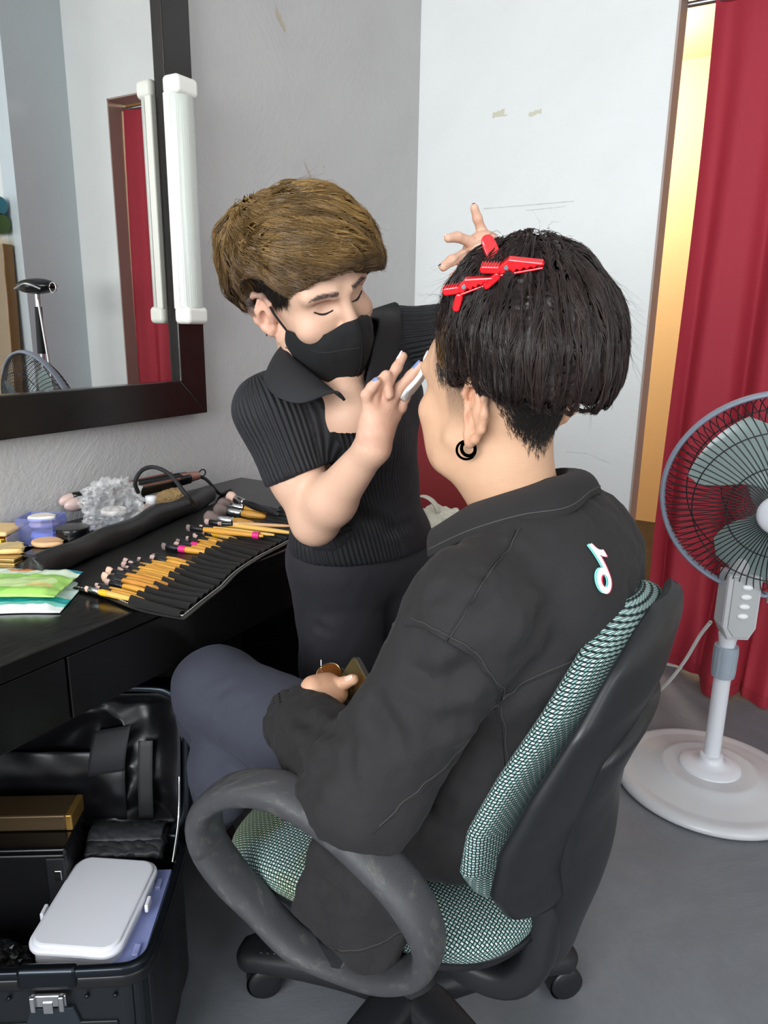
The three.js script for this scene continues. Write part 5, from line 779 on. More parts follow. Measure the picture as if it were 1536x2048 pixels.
    if (o.band) part('handle_band', R(cyl(w * 0.66, w * 0.66, 0.014, 14).translate(0, hd * (o.bandAt ?? 0.8), 0)), o.band, g);
    part('ferrule', R(lathe([[0, hd], [w * 0.52, hd], [w * 0.56, hd + fl * 0.15], [w * 0.5, hd + fl * 0.2], [w * 0.56, hd + fl * 0.3], [w * 0.62, hd + fl], [0, hd + fl]], 14)), o.fm, g);
    const bw = o.bw * 1.2, br = lathe([[w * 0.55, L - hl], [bw, L - hl * 0.6], [bw * 0.95, L - hl * 0.25], [bw * 0.5, L - 0.001], [0, L]], 16); br.scale(1, 1, o.flat ?? 0.55);
    part('bristles', R(br), o.bm, g);
  }
  const pk = (i) => i;
  const rows = [   // bristle tip and pocket mouth on the roll, then kind
    [[-1.011, 0.763, -0.746], [-0.894, 0.763, -0.762], 'y'], [[-1.011, 0.763, -0.766], [-0.902, 0.763, -0.777], 's'], [[-1.034, 0.764, -0.799], [-0.918, 0.763, -0.815], 'b'], [[-1.051, 0.764, -0.822], [-0.929, 0.763, -0.837], 'b'], [[-1.046, 0.763, -0.842], [-0.939, 0.763, -0.860], 's'], [[-1.060, 0.763, -0.863], [-0.949, 0.763, -0.876], 'm'],
    [[-1.074, 0.763, -0.879], [-0.951, 0.763, -0.890], 'm'], [[-1.061, 0.763, -0.901], [-0.961, 0.763, -0.917], 's'], [[-1.057, 0.763, -0.932], [-0.966, 0.763, -0.941], 'p'], [[-1.085, 0.763, -0.983], [-0.989, 0.763, -1.007], 'k'], [[-1.082, 0.763, -1.018], [-0.998, 0.763, -1.032], 'k'], [[-1.086, 0.763, -1.049], [-1.002, 0.763, -1.054], 's'],
    [[-1.090, 0.763, -1.073], [-1.009, 0.763, -1.078], 's'], [[-1.090, 0.763, -1.100], [-1.016, 0.763, -1.108], 'y'], [[-1.159, 0.768, -1.179], [-1.062, 0.764, -1.214], 'P'], [[-1.188, 0.768, -1.241], [-1.079, 0.764, -1.277], 'P'], [[-1.212, 0.770, -1.280], [-1.099, 0.764, -1.314], 'P'],
  ];
  const kinds = {
    y: { hm: wood[2], fm: fer[1], bm: hairC[3], head: 0.010, fer: 0.020, w: 0.0070, bw: 0.0048, band: bands.yellow, bandAt: 0.88, txt: 'with a yellow collar' }, s: { hm: wood[0], fm: fer[0], bm: hairC[0], head: 0.010, fer: 0.024, w: 0.0066, bw: 0.0042, txt: 'slim with a black ferrule' },
    b: { hm: wood[1], fm: fer[0], bm: hairC[3], head: 0.017, fer: 0.030, w: 0.0098, bw: 0.0085, txt: 'with a wide oval pink-beige head' }, m: { hm: wood[0], fm: fer[0], bm: hairC[0], head: 0.014, fer: 0.028, w: 0.0085, bw: 0.0062, txt: 'with a rounded mauve head' },
    p: { hm: wood[0], fm: fer[0], bm: hairC[1], head: 0.012, fer: 0.026, w: 0.0080, bw: 0.0036, txt: 'with a thin pointed head' }, k: { hm: wood[0], fm: fer[0], bm: hairC[1], head: 0.012, fer: 0.030, w: 0.0090, bw: 0.0070, band: bands.pink, bandAt: 0.93, txt: 'with a pink collar' },
    P: { hm: wood[0], fm: fer[1], bm: hairC[1], head: 0.034, fer: 0.036, w: 0.0125, bw: 0.0150, flat: 0.75, txt: 'with a big fluffy grey-brown head' },
  };
  { const more = []; rows.forEach((r, i) => { more.push(r); if (i < 12 && i !== 8 && rows[i + 1]) { const b = rows[i + 1], a2 = mid3(r[0], b[0], 0.52), m2 = mid3(r[1], b[1], 0.5); if (Math.hypot(m2[0] - r[1][0], m2[2] - r[1][2]) > 0.007) more.push([add3(a2, sub3(m2, a2), 0.12), m2, ['s', 'm', 'p', 'm'][i % 4]]); } }); rows.length = 0; rows.push(...more); }
  rows.forEach(([a, m, k], i) => { const d = sub3(m, a), l = Math.hypot(...d), e = add3(m, d, 0.014 / l); e[1] = 0.7595; brush(a, e, kinds[k], 'make-up brush ' + kinds[k].txt + ', ' + ORD[i] + ' from the near end of the roll'); });
  const loose = { group: 'loose make-up brushes lying on the roll' };
  brush([-1.111, 0.775, -1.076], [-0.938, 0.774, -1.118], { ...kinds.k, bandAt: 0.12, ...loose }, 'loose make-up brush with a pink mark near its handle end on the roll');
  brush([-1.084, 0.779, -1.086], [-0.920, 0.776, -1.131], { ...kinds.s, hm: wood[2], ...loose }, 'loose slim make-up brush beside the pink-marked one on the roll');
  brush([-1.093, 0.783, -1.111], [-0.889, 0.780, -1.152], { ...kinds.m, hm: wood[2], ...loose }, 'longest loose make-up brush whose pale handle juts past the roll');
  brush([-1.052, 0.786, -1.106], [-0.915, 0.784, -1.181], { ...kinds.s, hm: wood[3], ...loose }, 'loose make-up brush nearest the elbow, lying level across the roll');
  brush([-1.215, 0.782, -1.317], [-1.021, 0.772, -1.273], { ...kinds.P, hm: mat(0x1b1b1e, 0.3), bm: mat(0xe3bfae, 0.8), bw: 0.012, ...loose }, 'loose powder brush with pale pink head and black handle at the far end');
  brush([-1.147, 0.778, -1.296], [-1.047, 0.770, -1.309], { ...kinds.p, hm: mat(0x1b1b1e, 0.3), bm: hairC[2], ...loose }, 'loose black-handled pointed brush at the far end of the roll');
}
// hair straightener with its cable
{
  const a = V(-1.405, 0.800, -1.020), b = V(-1.345, 0.812, -1.330), ax = b.clone().sub(a).normalize(), L = a.distanceTo(b);
  const g = thing('hair_straightener', 'black and rose-gold hair straightener lying by the wall behind the plastic bag', 'straightener', [a.x, TY, a.z]);
  const up = V(0.25, 0.97, 0).normalize(), sx = ax.clone().cross(up).normalize(), uy = sx.clone().cross(ax).normalize();
  const Pm = (geo) => { geo.applyMatrix4(new THREE.Matrix4().makeBasis(sx.clone().negate(), uy, ax)); return geo.translate(0, a.y - TY, 0); };
  const rose = mat(0xa8796c, 0.28, { metalness: 0.6 }), tip = mat(0xcfb3ab, 0.3);
  for (const s of [-1, 1]) {
    part('arm', Pm(sweep([[s * 0.011, 0, 0.01], [s * 0.013, 0, L * 0.5], [s * 0.010, 0, L * 0.8], [s * 0.006, 0, L - 0.01]], superellipse(0.010, 0.016, 18, 3), 30, false, (t) => [1, 1 - 0.25 * t], V(1, 0, 0))), M.blackGloss, g);
    part('arm_edge', Pm(rbox(0.003, 0.006, L * 0.62, 0.001, [s * 0.0185, 0.012, L * 0.55])), rose, g);
    const t = new THREE.SphereGeometry(1, 24, 16).scale(0.012, 0.016, 0.026); part('tip', Pm(t.translate(s * 0.012, 0, 0.006)), tip, g);
  }
  part('end_sleeve', Pm(rod([0, 0, L - 0.03], [0, 0, L + 0.02], 0.015, 0.011, 18)), rose, g);
  part('hanging_loop', Pm(new THREE.TorusGeometry(0.010, 0.0018, 8, 24).rotateY(Math.PI / 2).translate(0, 0.004, L + 0.032)), M.black, g);
  part('plate_rest', rbox(0.05, 0.034, 0.05, 0.004, [0.02, 0.018, -0.16]), M.black, g);
  part('cable', new THREE.TubeGeometry(curve([[0.062, 0.062, -0.328], [0.070, 0.050, -0.350], [0.080, 0.02, -0.372], [0.080, 0.005, -0.39], [0.07, 0.004, -0.44]]), 40, 0.0045, 8), M.rubber, g);
  single('power_cable', new THREE.TubeGeometry(curve([[-1.169, 0.856, -1.007], [-1.162, 0.880, -0.995], [-1.147, 0.904, -0.999], [-1.110, 0.916, -1.000], [-1.074, 0.904, -1.006], [-1.042, 0.878, -1.005], [-1.032, 0.857, -1.016], [-1.309, 0.756, -1.295]]), 60, 0.0042, 8), M.rubber, 'black cable arching over the dressing table behind the brush roll', 'cable');
}
// crumpled clear bag and what stands round it
{
  const c = V(-1.295, TY, -1.045), g0 = new THREE.IcosahedronGeometry(1, 9), p = g0.attributes.position;
  for (let i = 0; i < p.count; i++) {
    let x = p.getX(i), y = p.getY(i), z = p.getZ(i); const r1 = 1 - Math.abs(sn(x * 1.7 + 3, y * 1.7, z * 1.7)), r2 = 1 - Math.abs(sn(x * 2.9, y * 2.9 + 5, z * 2.9)), r3 = 1 - Math.abs(sn(x * 5, y * 5, z * 5 + 2)), k = 0.70 + 0.24 * r1 ** 3 + 0.16 * r2 ** 3 + 0.05 * r3 ** 3 + 0.10 * sn(x * 1.1 + 8, y, z);
    x *= k; y *= k; z *= k; p.setXYZ(i, x * 0.064, Math.max(0.002, 0.052 + y * (y > 0 ? 0.066 : 0.058)), z * 0.078);
  }
  g0.computeVertexNormals(); g0.translate(c.x, c.y, c.z);
  single('plastic_bag', g0, mat(0xffffff, 0.12, { transmission: 0.82, thickness: 0, ior: 1.35, side: THREE.DoubleSide }), 'crumpled clear plastic bag standing beside the brush roll', 'plastic bag');
  const jar = thing('cosmetic_jar', 'small clear jar with dark content inside the crumpled plastic bag', 'jar', [c.x + 0.004, TY, c.z + 0.002]);
  part('jar_body', lathe([[0, 0.004], [0.024, 0.004], [0.026, 0.01], [0.026, 0.034], [0, 0.034]], 28), mat(0x5f6470, 0.25), jar); part('lid', lathe([[0, 0.035], [0.027, 0.035], [0.027, 0.046], [0.025, 0.048], [0, 0.048]], 28), mat(0xdfd8d4, 0.35), jar);
  const bt = thing('lotion_bottle', 'small translucent pink bottle behind the rolled flap of the brush roll', 'bottle', [-1.255, TY, -1.115]);
  part('bottle_body', lathe([[0, 0.001], [0.022, 0.001], [0.024, 0.006], [0.024, 0.040], [0.016, 0.048], [0.010, 0.050], [0, 0.050]], 28), mat(0xe8cfc6, 0.3, { transmission: 0.5, thickness: 0.02, ior: 1.4 }), bt); part('cap', lathe([[0, 0.050], [0.012, 0.050], [0.012, 0.066], [0, 0.067]], 20), M.white, bt);
  const sp = new THREE.IcosahedronGeometry(1, 20), q = sp.attributes.position;
  for (let i = 0; i < q.count; i++) { const x = q.getX(i), y = q.getY(i), z = q.getZ(i), k = 0.85 + 0.16 * fbm(x * 1.8, y * 1.8 + 4, z * 1.8, 4) + 0.08 * Math.abs(sn(x * 5, y * 5, z * 5)); q.setXYZ(i, x * k * 0.038, Math.max(0.001, 0.024 + y * k * 0.030), z * k * 0.058); }
  sp.computeVertexNormals(); sp.rotateY(0.15); sp.translate(-1.318, TY, -1.235);
  single('beige_towel', sp, mat(0xd6b27c, 0.95, { bumpMap: tex(128, (u, v) => tn(u, v, 60, 3), { gray: true, rep: [8, 8] }), bumpScale: 0.002 }), 'crumpled beige terry towel between the straightener and the brush roll', 'towel');
  const bj = thing('pump_bottle', 'short black bottle with dark cap just behind the plastic bag', 'bottle', [-1.372, TY, -1.155]);
  part('bottle_body', lathe([[0, 0.001], [0.018, 0.001], [0.019, 0.004], [0.019, 0.052], [0, 0.054]], 24), M.blackGloss, bj); part('cap', lathe([[0, 0.054], [0.014, 0.054], [0.014, 0.068], [0, 0.069]], 20), M.black, bj);
}
// compacts, puffs, jars, box and wipes at the near end
{
  const sgn = (x, r) => x;
  const bb = thing('blue_box', 'open translucent blue plastic box holding cosmetic puffs', 'box', [-1.345, TY, -0.905]); bb.rotation.y = 0.5;
  const bl = mat(0xd9e0ff, 0.1, { transmission: 0.9, thickness: 0, ior: 1.45 });
  part('bottom', rbox(0.076, 0.003, 0.062, 0.001, [0, 0.0016, 0]), bl, bb);
  for (const [sx, sz, x, z] of [[0.0025, 0.062, -0.037, 0], [0.0025, 0.062, 0.037, 0], [0.076, 0.0025, 0, -0.030], [0.076, 0.0025, 0, 0.030]]) part('wall_panel', rbox(sx, 0.052, sz, 0.001, [x, 0.029, z]), bl, bb);
  const puff = (name, pos, m, label, r, h, ry, tilt, y = 0) => { const s = new THREE.Shape(); for (let i = 0; i <= 40; i++) { const t = (i / 40) * 6.2832, k = 1 + 0.22 * Math.max(0, Math.cos(t)) ** 6; const X = Math.cos(t) * r * k, Y = Math.sin(t) * r * 0.86; i ? s.lineTo(X, Y) : s.moveTo(X, Y); } const g = extrude(s, h, h * 0.42, 20).rotateX(-Math.PI / 2); g.rotateZ(tilt); g.rotateY(ry); const o = single(name, g, m, label, 'puff', 'cosmetic puffs'); o.position.set(...pos); return o; };
  puff('cosmetic_puff', [-1.345, TY + 0.046, -0.905], mat(0xeee6dc, 0.85), 'off-white cosmetic puff on top inside the translucent blue box', 0.026, 0.010, 0.4, 0.06);
  puff('cosmetic_puff', [-1.343, TY + 0.032, -0.906], mat(0xd9b3ac, 0.85), 'dusty pink cosmetic puff under the white one in the blue box', 0.026, 0.010, 0.7, -0.03);
  puff('cosmetic_puff', [-1.344, TY + 0.0034, -0.906], mat(0xdfe3f0, 0.85), 'pale cosmetic puff at the bottom of the blue box', 0.026, 0.018, 0.2, 0);
  const stack = (y, n) => lathe([[0, y], [0.0305, y], [0.0315, y + 0.002], [0.0315, y + 0.008], [0.0305, y + 0.009], [0.0315, y + 0.010], [0.0315, y + 0.021], [0.029, y + 0.0225], [0, y + 0.0225]], 36);
  for (const [k, lab] of [[0, 'lower'], [1, 'upper']]) { const j = single('powder_jar', stack(0.0006 + k * 0.0228), M.blackGloss, lab + ' of two stacked round black powder jars', 'jar', 'stacked black powder jars'); j.position.set(-1.248, TY, -0.905); }
  // palettes with puffs on them
  const pal = (pos, ry, sx, sz, h, m, label) => { const g = thing('palette_case', label, 'palette', pos); g.rotation.y = ry; part('case_base', rbox(sx, h * 0.55, sz, 0.003, [0, h * 0.275, 0]), m, g); part('case_lid', rbox(sx, h * 0.42, sz, 0.003, [0, h * 0.78, 0]), m, g); return g; };
  pal([-1.225, TY, -0.835], 0.42, 0.115, 0.072, 0.020, M.blackGloss, 'flat black palette case beside the stacked black jars');
  pal([-1.285, TY, -0.785], 0.42, 0.085, 0.080, 0.020, mat(0xc9a564, 0.25, { metalness: 0.7 }), 'flat gold palette case under the yellow-beige puff');
  puff('cosmetic_puff', [-1.258, TY + 0.0205, -0.853], mat(0xe7b98c, 0.8), 'peach cosmetic puff lying on the black palette case', 0.029, 0.010, 0.3, 0.02);
  const p2 = puff('cosmetic_puff', [-1.285, TY + 0.0205, -0.790], mat(0xe6c887, 0.8), 'yellow-beige cosmetic puff with a ribbon on the gold palette case', 0.031, 0.010, 0.1, 0.02);
  part('ribbon', rbox(0.020, 0.0012, 0.050, 0.0005, [0.004, 0.0108, 0]), mat(0xd2b98c, 0.5), p2);
  const cc = thing('cushion_compact', 'square clear compact with a beige sponge lid and gold tops', 'compact', [-1.385, TY, -0.835]); cc.rotation.y = 0.5;
  part('case_base', rbox(0.07, 0.006, 0.07, 0.003, [0, 0.003, 0]), mat(0xbfa46c, 0.25, { metalness: 0.6 }), cc);
  for (const [x, z] of [[-0.018, 0.02], [0.018, 0.02], [0.0, -0.015]]) part('gold_cap', lathe([[0, 0.006], [0.013, 0.006], [0.014, 0.01], [0.014, 0.024], [0.011, 0.027], [0, 0.027]], 24).translate(x, 0, z), mat(0xd8a63c, 0.2, { metalness: 1 }), cc);
  part('side_panel', [rbox(0.002, 0.026, 0.07, 0.0008, [-0.035, 0.017, 0]), rbox(0.002, 0.026, 0.07, 0.0008, [0.035, 0.017, 0])], mat(0xf2efe8, 0.1, { transmission: 0.7, thickness: 0 }), cc);
  part('sponge_lid', rbox(0.074, 0.010, 0.074, 0.005, [0, 0.0355, 0], 3), mat(0xe9c58c, 0.7), cc);
  // two packs of wipes, one on the other
  const pack = (sx, sz, h) => { const g = new THREE.BoxGeometry(sx, h, sz, 30, 3, 22), p = g.attributes.position; for (let i = 0; i < p.count; i++) { const x = p.getX(i), y = p.getY(i), z = p.getZ(i), a = Math.abs(x) / (sx / 2), b = Math.abs(z) / (sz / 2), t = sstep(1, 0.72, a) * (0.35 + 0.65 * sstep(1, 0.8, b)); p.setXYZ(i, x, (y > 0 ? 1 : 0.2) * y * (0.12 + 0.88 * t) + 0.0016 * sn(x * 45, z * 45, 3) * (y > 0 ? 1 : 0) + h * 0.1, z * (1 - 0.03 * Math.sin(x * 40))); } g.computeVertexNormals(); const uv = g.attributes.uv; for (let i = 0; i < p.count; i++) uv.setXY(i, p.getX(i) / sx + 0.5, 0.5 - p.getZ(i) / sz); return g; };
  const print = (draw) => { const c = document.createElement('canvas'); c.width = 256; c.height = 192; const x = c.getContext('2d'); draw(x); const t = new THREE.CanvasTexture(c); t.colorSpace = THREE.SRGBColorSpace; return t; };
  const green = print((x) => { x.fillStyle = '#dff0d6'; x.fillRect(0, 0, 256, 192); x.fillStyle = '#a6d86b'; x.fillRect(0, 60, 256, 132); x.fillStyle = '#8cc95a'; x.beginPath(); x.ellipse(70, 150, 80, 40, 0.2, 0, 7); x.fill(); x.fillStyle = '#cfe9a0'; x.beginPath(); x.ellipse(165, 120, 70, 34, -0.2, 0, 7); x.fill(); x.fillStyle = '#e8d58a'; x.beginPath(); x.ellipse(205, 140, 30, 16, 0, 0, 7); x.fill(); x.fillStyle = '#1f9ab0'; x.fillRect(150, 0, 106, 22); x.fillStyle = '#f08a3a'; x.beginPath(); x.ellipse(120, 26, 34, 9, 0, 0, 7); x.fill(); x.strokeStyle = '#6fae58'; x.lineWidth = 2; for (let i = 0; i < 5; i++) { x.beginPath(); x.moveTo(95, 66 + i * 8); x.lineTo(150, 66 + i * 8); x.stroke(); } x.fillStyle = '#fff'; x.fillRect(0, 0, 26, 192); });
  const blueW = print((x) => { x.fillStyle = '#eef3ef'; x.fillRect(0, 0, 256, 192); x.fillStyle = '#1fa7a8'; x.fillRect(0, 120, 256, 40); x.fillStyle = '#7fd0c8'; x.fillRect(0, 150, 256, 18); x.fillStyle = '#cfe6e0'; x.fillRect(200, 0, 56, 120); });
  const w1 = single('wet_wipe_pack', pack(0.20, 0.135, 0.016), mat(0xffffff, 0.25, { map: blueW }), 'white and teal pack of wet wipes under the green pack', 'wipes', 'packs of wet wipes'); w1.position.set(-1.100, TY + 0.0006, -0.672); w1.rotation.y = 0.62;
  const w2 = single('wet_wipe_pack', pack(0.185, 0.12, 0.018), mat(0xffffff, 0.22, { map: green }), 'green and yellow pack of wet wipes on top of the other pack', 'wipes', 'packs of wet wipes'); w2.position.set(-1.118, TY + 0.0162, -0.690); w2.rotation.y = 0.55;
}
// ---------------------------------------------------------------- open trolley case on the floor under the table
{
  const O = [-0.725, 0, -0.577], U = norm3([-0.835, 0, 0.55]), W = norm3([-0.55, 0, -0.835]);       // along the front (leftwards), and away to the hinge
  const m4 = new THREE.Matrix4().makeBasis(V(...U), V(0, 1, 0), V(...W)).setPosition(...O);
  const X = (g) => g.applyMatrix4(m4);
  const LW = 0.40, D = 0.27, HR = 0.30;
  const G = thing('trolley_case', 'open black ribbed hard-shell trolley case under the dressing table', 'suitcase', O);
  const put = (n, g, m, p = G, l) => part(n, X(g).translate(-O[0], -O[1], -O[2]), m, p, l);
  const shellM = mat(0x1d2024, 0.38, { metalness: 0.25 }), rimM = mat(0x2b3036, 0.25, { metalness: 0.8 }), satin = mat(0x141417, 0.32, { sheen: 0.4, sheenColor: new THREE.Color(0.4, 0.42, 0.5), sheenRoughness: 0.3 });
  const loopPts = (w, d, r, n = 10) => { const q = []; for (const [cx, cz, a0] of [[w - r, d - r, 0], [r, d - r, 90], [r, r, 180], [w - r, r, 270]]) for (let i = 0; i <= n; i++) { const a = (a0 + 90 * i / n) * Math.PI / 180; q.push([cx + r * Math.cos(a), cz + r * Math.sin(a)]); } return q; };
  const L = loopPts(LW, D, 0.035), wall = (y0, y1, inset, ribs, ny) => { const n = L.length; return surf((u, v) => { const t = u * n, i = Math.floor(t) % n, k = t - Math.floor(t), a = L[i], b = L[(i + 1) % n], x = lerp(a[0], b[0], k), z = lerp(a[1], b[1], k), cx = LW / 2, cz = D / 2, o = norm3([x - cx, 0, z - cz]), per = Math.abs(Math.abs(x - cx) - LW / 2) < 0.02 ? z : x, rb = ribs ? 0.0022 * (Math.abs(((per / 0.034) % 1 + 1) % 1 - 0.5) < 0.14 ? -1 : 0) : 0; return [x + o[0] * (rb - inset), lerp(y0, y1, v), z + o[2] * (rb - inset)]; }, n * 8, ny, 1.2, 0.3); };
  put('shell', wall(0.045, HR - 0.03, 0, true, 2), mat(0x1d2024, 0.38, { metalness: 0.25, side: THREE.DoubleSide }));
  put('shell_bottom', rbox(LW - 0.01, 0.008, D - 0.01, 0.003, [LW / 2, 0.046, D / 2]), shellM);
  put('inner_lining', wall(0.052, HR - 0.03, 0.006, false, 2), mat(0x0e0e10, 0.5, { side: THREE.DoubleSide }));
  const frame = (y, r1, r2) => sweep(L.filter((_, i) => i % 2 === 0).map(([x, z]) => [x, y, z]), superellipse(r1, r2, 14, 3.2), 160, true, () => [1, 1], V(0, 1, 0));
  put('rim_frame', frame(HR - 0.006, 0.008, 0.007), rimM); put('rim_band', frame(HR - 0.024, 0.011, 0.0055), M.blackSatin);
  put('latch_bulge', rbox(0.085, 0.034, 0.018, 0.007, [0.137, HR - 0.012, -0.002], 3), rimM);
  const lt = put('latch', [rbox(0.052, 0.020, 0.007, 0.002, [0.137, HR - 0.046, -0.010])].reduce((a, b) => a), M.chrome, G, 'chrome latch');
  for (const s of [-1, 1]) put('latch_hook', rbox(0.008, 0.026, 0.010, 0.002, [0.137 + s * 0.020, HR - 0.048, -0.013]), M.chrome, lt);
  put('latch_plate', rbox(0.014, 0.020, 0.004, 0.001, [0.137, HR - 0.056, -0.013]), M.chrome, lt); put('latch_recess', extrude(polyShape([[0.092, 0.185], [0.182, 0.185], [0.168, 0.232], [0.106, 0.232]]), 0.006, 0.002).translate(0, 0, -0.004), mat(0x343a41, 0.3, { metalness: 0.5 }));
  for (const x of [0.045, 0.085, 0.195]) put('rivet', new THREE.SphereGeometry(0.0035, 14, 8).translate(x, HR - 0.048, -0.0035), rimM);
  for (const y of [0.200, 0.150, 0.100]) put('shell_rib', rbox(LW - 0.09, 0.010, 0.005, 0.002, [LW / 2, y, -0.0012]), shellM);
  for (const [x, z] of [[0.03, 0.04], [0.03, D - 0.04], [LW - 0.03, 0.04], [LW - 0.03, D - 0.04]]) put('wheel', [cyl(0.021, 0.021, 0.018, 24).rotateZ(Math.PI / 2).translate(x, 0.0215, z), rbox(0.026, 0.02, 0.03, 0.004, [x, 0.042, z])].map((g) => g).reduce((a, b) => merge([a, b])), M.rubber);
  // lid, swung up past vertical on the hinge
  const lean = 0.20, lp = (x, h, d) => [x, HR + h * Math.cos(lean) + d * Math.sin(lean) * -1, D + 0.012 + h * Math.sin(lean) + d * Math.cos(lean)];
  const LH = 0.265, lidLoop = loopPts(LW, LH, 0.055), n = lidLoop.length;
  const lidEdge = (d, inset) => lidLoop.map(([x, h]) => { const k = (v, a) => a / 2 + (v - a / 2) * (1 - inset / (a / 2)); return lp(k(x, LW), k(h, LH), d); });
  put('lid_frame', sweep(lidEdge(0.0, 0).filter((_, i) => i % 2 === 0), superellipse(0.008, 0.007, 14, 3), 160, true, () => [1, 1], V(0, Math.sin(-lean), Math.cos(lean))), rimM);
  const lidWall = (d0, d1, inset) => surf((u, v) => { const t = u * n, i = Math.floor(t) % n, k = t - Math.floor(t), A = lidEdge(lerp(d0, d1, v), inset), a = A[i], b = A[(i + 1) % n]; return mid3(a, b, k); }, n, 2);
  put('lid_shell', lidWall(0.004, 0.085, 0.002), mat(0x1d2024, 0.38, { metalness: 0.25, side: THREE.DoubleSide }));
  put('lid_back', slab((u, v) => lp(lerp(0.01, LW - 0.01, u), lerp(0.01, LH - 0.01, v), 0.085), 2, 2, 0.004), shellM);
  // crumpled satin lining inside the lid, with a hanging strap flap
  put('lid_lining', slab((u, v) => { const x = lerp(0.012, LW - 0.012, u), h = lerp(0.012, LH - 0.012, v), e = Math.min(u, 1 - u, v, 1 - v), k = sstep(0, 0.12, e), w = 0.022 * (1 - Math.abs(fbm(x * 4.5, h * 5 + x * 4, 1, 2)) * 2.2) + 0.005 * sn(x * 10 + h * 14, h * 9, 4); return lp(x, h, 0.012 + 0.030 * k - w * k); }, 70, 50, 0.0015), satin);
  put('strap_flap', slab((u, v) => lp(lerp(0.10, 0.165, u) + 0.010 * v, lerp(0.195, 0.115, v) - 0.01 * u, 0.014 - 0.012 * Math.sin(v * 2.4)), 10, 10, 0.003), mat(0x202024, 0.6));
  put('lid_strap', slab((u, v) => lp(lerp(0.062, 0.088, u), lerp(0.165, 0.02, v), 0.016 - 0.006 * Math.sin(v * 3)), 4, 14, 0.002), mat(0x17171a, 0.5));
  put('lid_pocket', slab((u, v) => lp(lerp(0.11, LW - 0.02, u), lerp(0.015, 0.150, v), 0.020 - 0.014 * Math.sin(v * 2.2) + 0.004 * sn(u * 3, v * 2, 2)), 40, 20, 0.002), satin);
  put('lid_stay', tubeL([[0.010, HR - 0.005, D - 0.055], [0.008, HR + 0.045, D - 0.006], [0.009, HR + 0.11, D + 0.022]], 0.0028), M.chrome); put('hinge', tubeL([[0.012, HR + 0.002, D + 0.004], [0.05, HR + 0.002, D + 0.004]], 0.006), rimM);
  function tubeL(p, r) { return tube(p, r, 20, 8); }
  // ---- contents
  const C = (name, label, cat, parts) => { const g = thing(name, label, cat, add3(add3(O, U, 0.15), W, 0.12)); for (const [pn, geo, m, pl] of parts) part(pn, X(geo).translate(-g.position.x, -g.position.y, -g.position.z), m, g, pl); return g; };
  const wbox = (() => { const s = rrShape(0.142, 0.190, 0.026), t = rrShape(0.132, 0.180, 0.024); const q = (g, y) => g.rotateX(-Math.PI / 2).rotateY(-0.10).rotateZ(0.02).rotateX(-0.03).translate(0.106, y, 0.118); return [['box_base', q(extrude(t, 0.055, 0.004), 0.240), mat(0xdcdce4, 0.35)], ['box_lid', q(extrude(s, 0.012, 0.004), 0.292), mat(0xe6e6ee, 0.32)], ['lid_panel', q(extrude(t, 0.009, 0.0035), 0.3005), mat(0xdfdfe6, 0.36)], ['clasp', rbox(0.006, 0.014, 0.022, 0.002, [0.185, 0.294, 0.110]), mat(0xeeeef4, 0.3)], ['clasp', rbox(0.006, 0.014, 0.022, 0.002, [0.028, 0.294, 0.122]), mat(0xeeeef4, 0.3)]]; })();
  C('storage_box', 'white lidded plastic box lying inside the open trolley case', 'box', wbox);
  const bo = mat(0xb3bdf2, 0.2, { transmission: 0.35, thickness: 0, ior: 1.45 }), boP = [['tray', rbox(0.048, 0.004, 0.205, 0.001, [0.036, 0.205, 0.115]), bo], ['side', rbox(0.002, 0.068, 0.205, 0.0008, [0.013, 0.240, 0.115]), bo], ['lid', rbox(0.046, 0.003, 0.205, 0.001, [0.036, 0.277, 0.115]), bo]];
  for (let i = 0; i <= 4; i++) boP.push(['divider', rbox(0.042, 0.066, 0.002, 0.0008, [0.035, 0.241, 0.018 + i * 0.0485]), bo]);
  for (const z of [0.045, 0.180]) boP.push(['lid_clip', rbox(0.010, 0.008, 0.022, 0.002, [0.026, 0.280, z]), mat(0xc6cdf8, 0.15, { transmission: 0.4, thickness: 0 })]);
  C('organizer_box', 'translucent blue compartment box along the side of the trolley case', 'box', boP);
  C('toolbox', 'black hard make-up toolbox standing in the back of the trolley case', 'toolbox', [['box_body', rbox(0.21, 0.20, 0.085, 0.006, [0.275, 0.252, 0.212]), M.blackSatin], ['box_lid', rbox(0.216, 0.014, 0.092, 0.005, [0.275, 0.358, 0.212]), M.blackGloss], ['corner_post', rbox(0.030, 0.165, 0.006, 0.002, [0.185, 0.265, 0.1675]), M.black], ['hasp', rbox(0.012, 0.02, 0.006, 0.002, [0.182, 0.315, 0.1665]), M.chrome]]);
  C('gold_box', 'bronze-coloured box lid resting on the black toolbox against the lid lining', 'box', [['box_body', rbox(0.17, 0.030, 0.058, 0.004, [0.265, 0.3805, 0.238]), mat(0x5b4a33, 0.35, { metalness: 0.5 })], ['front_edge', rbox(0.012, 0.030, 0.058, 0.003, [0.1755, 0.3805, 0.238]), mat(0xa98344, 0.3, { metalness: 0.7 })]]);
  C('nylon_pouch', 'black nylon pouch folded beside the hinge of the trolley case', 'pouch', [['pouch_body', slab((u, v) => [lerp(0.030, 0.160, u), 0.300 + 0.012 * Math.sin(v * 2.6) + 0.003 * sn(u * 7, v * 7, 3), lerp(0.222, 0.282, v)], 30, 16, 0.018), mat(0x232326, 0.6)], ['pouch_flap', slab((u, v) => [lerp(0.032, 0.158, u), 0.322 + 0.012 * Math.sin(v * 2.6 + 0.4) + 0.002 * sn(u * 9, v * 7, 6), lerp(0.232, 0.284, v)], 30, 12, 0.003), mat(0x2a2a2e, 0.6)]]);
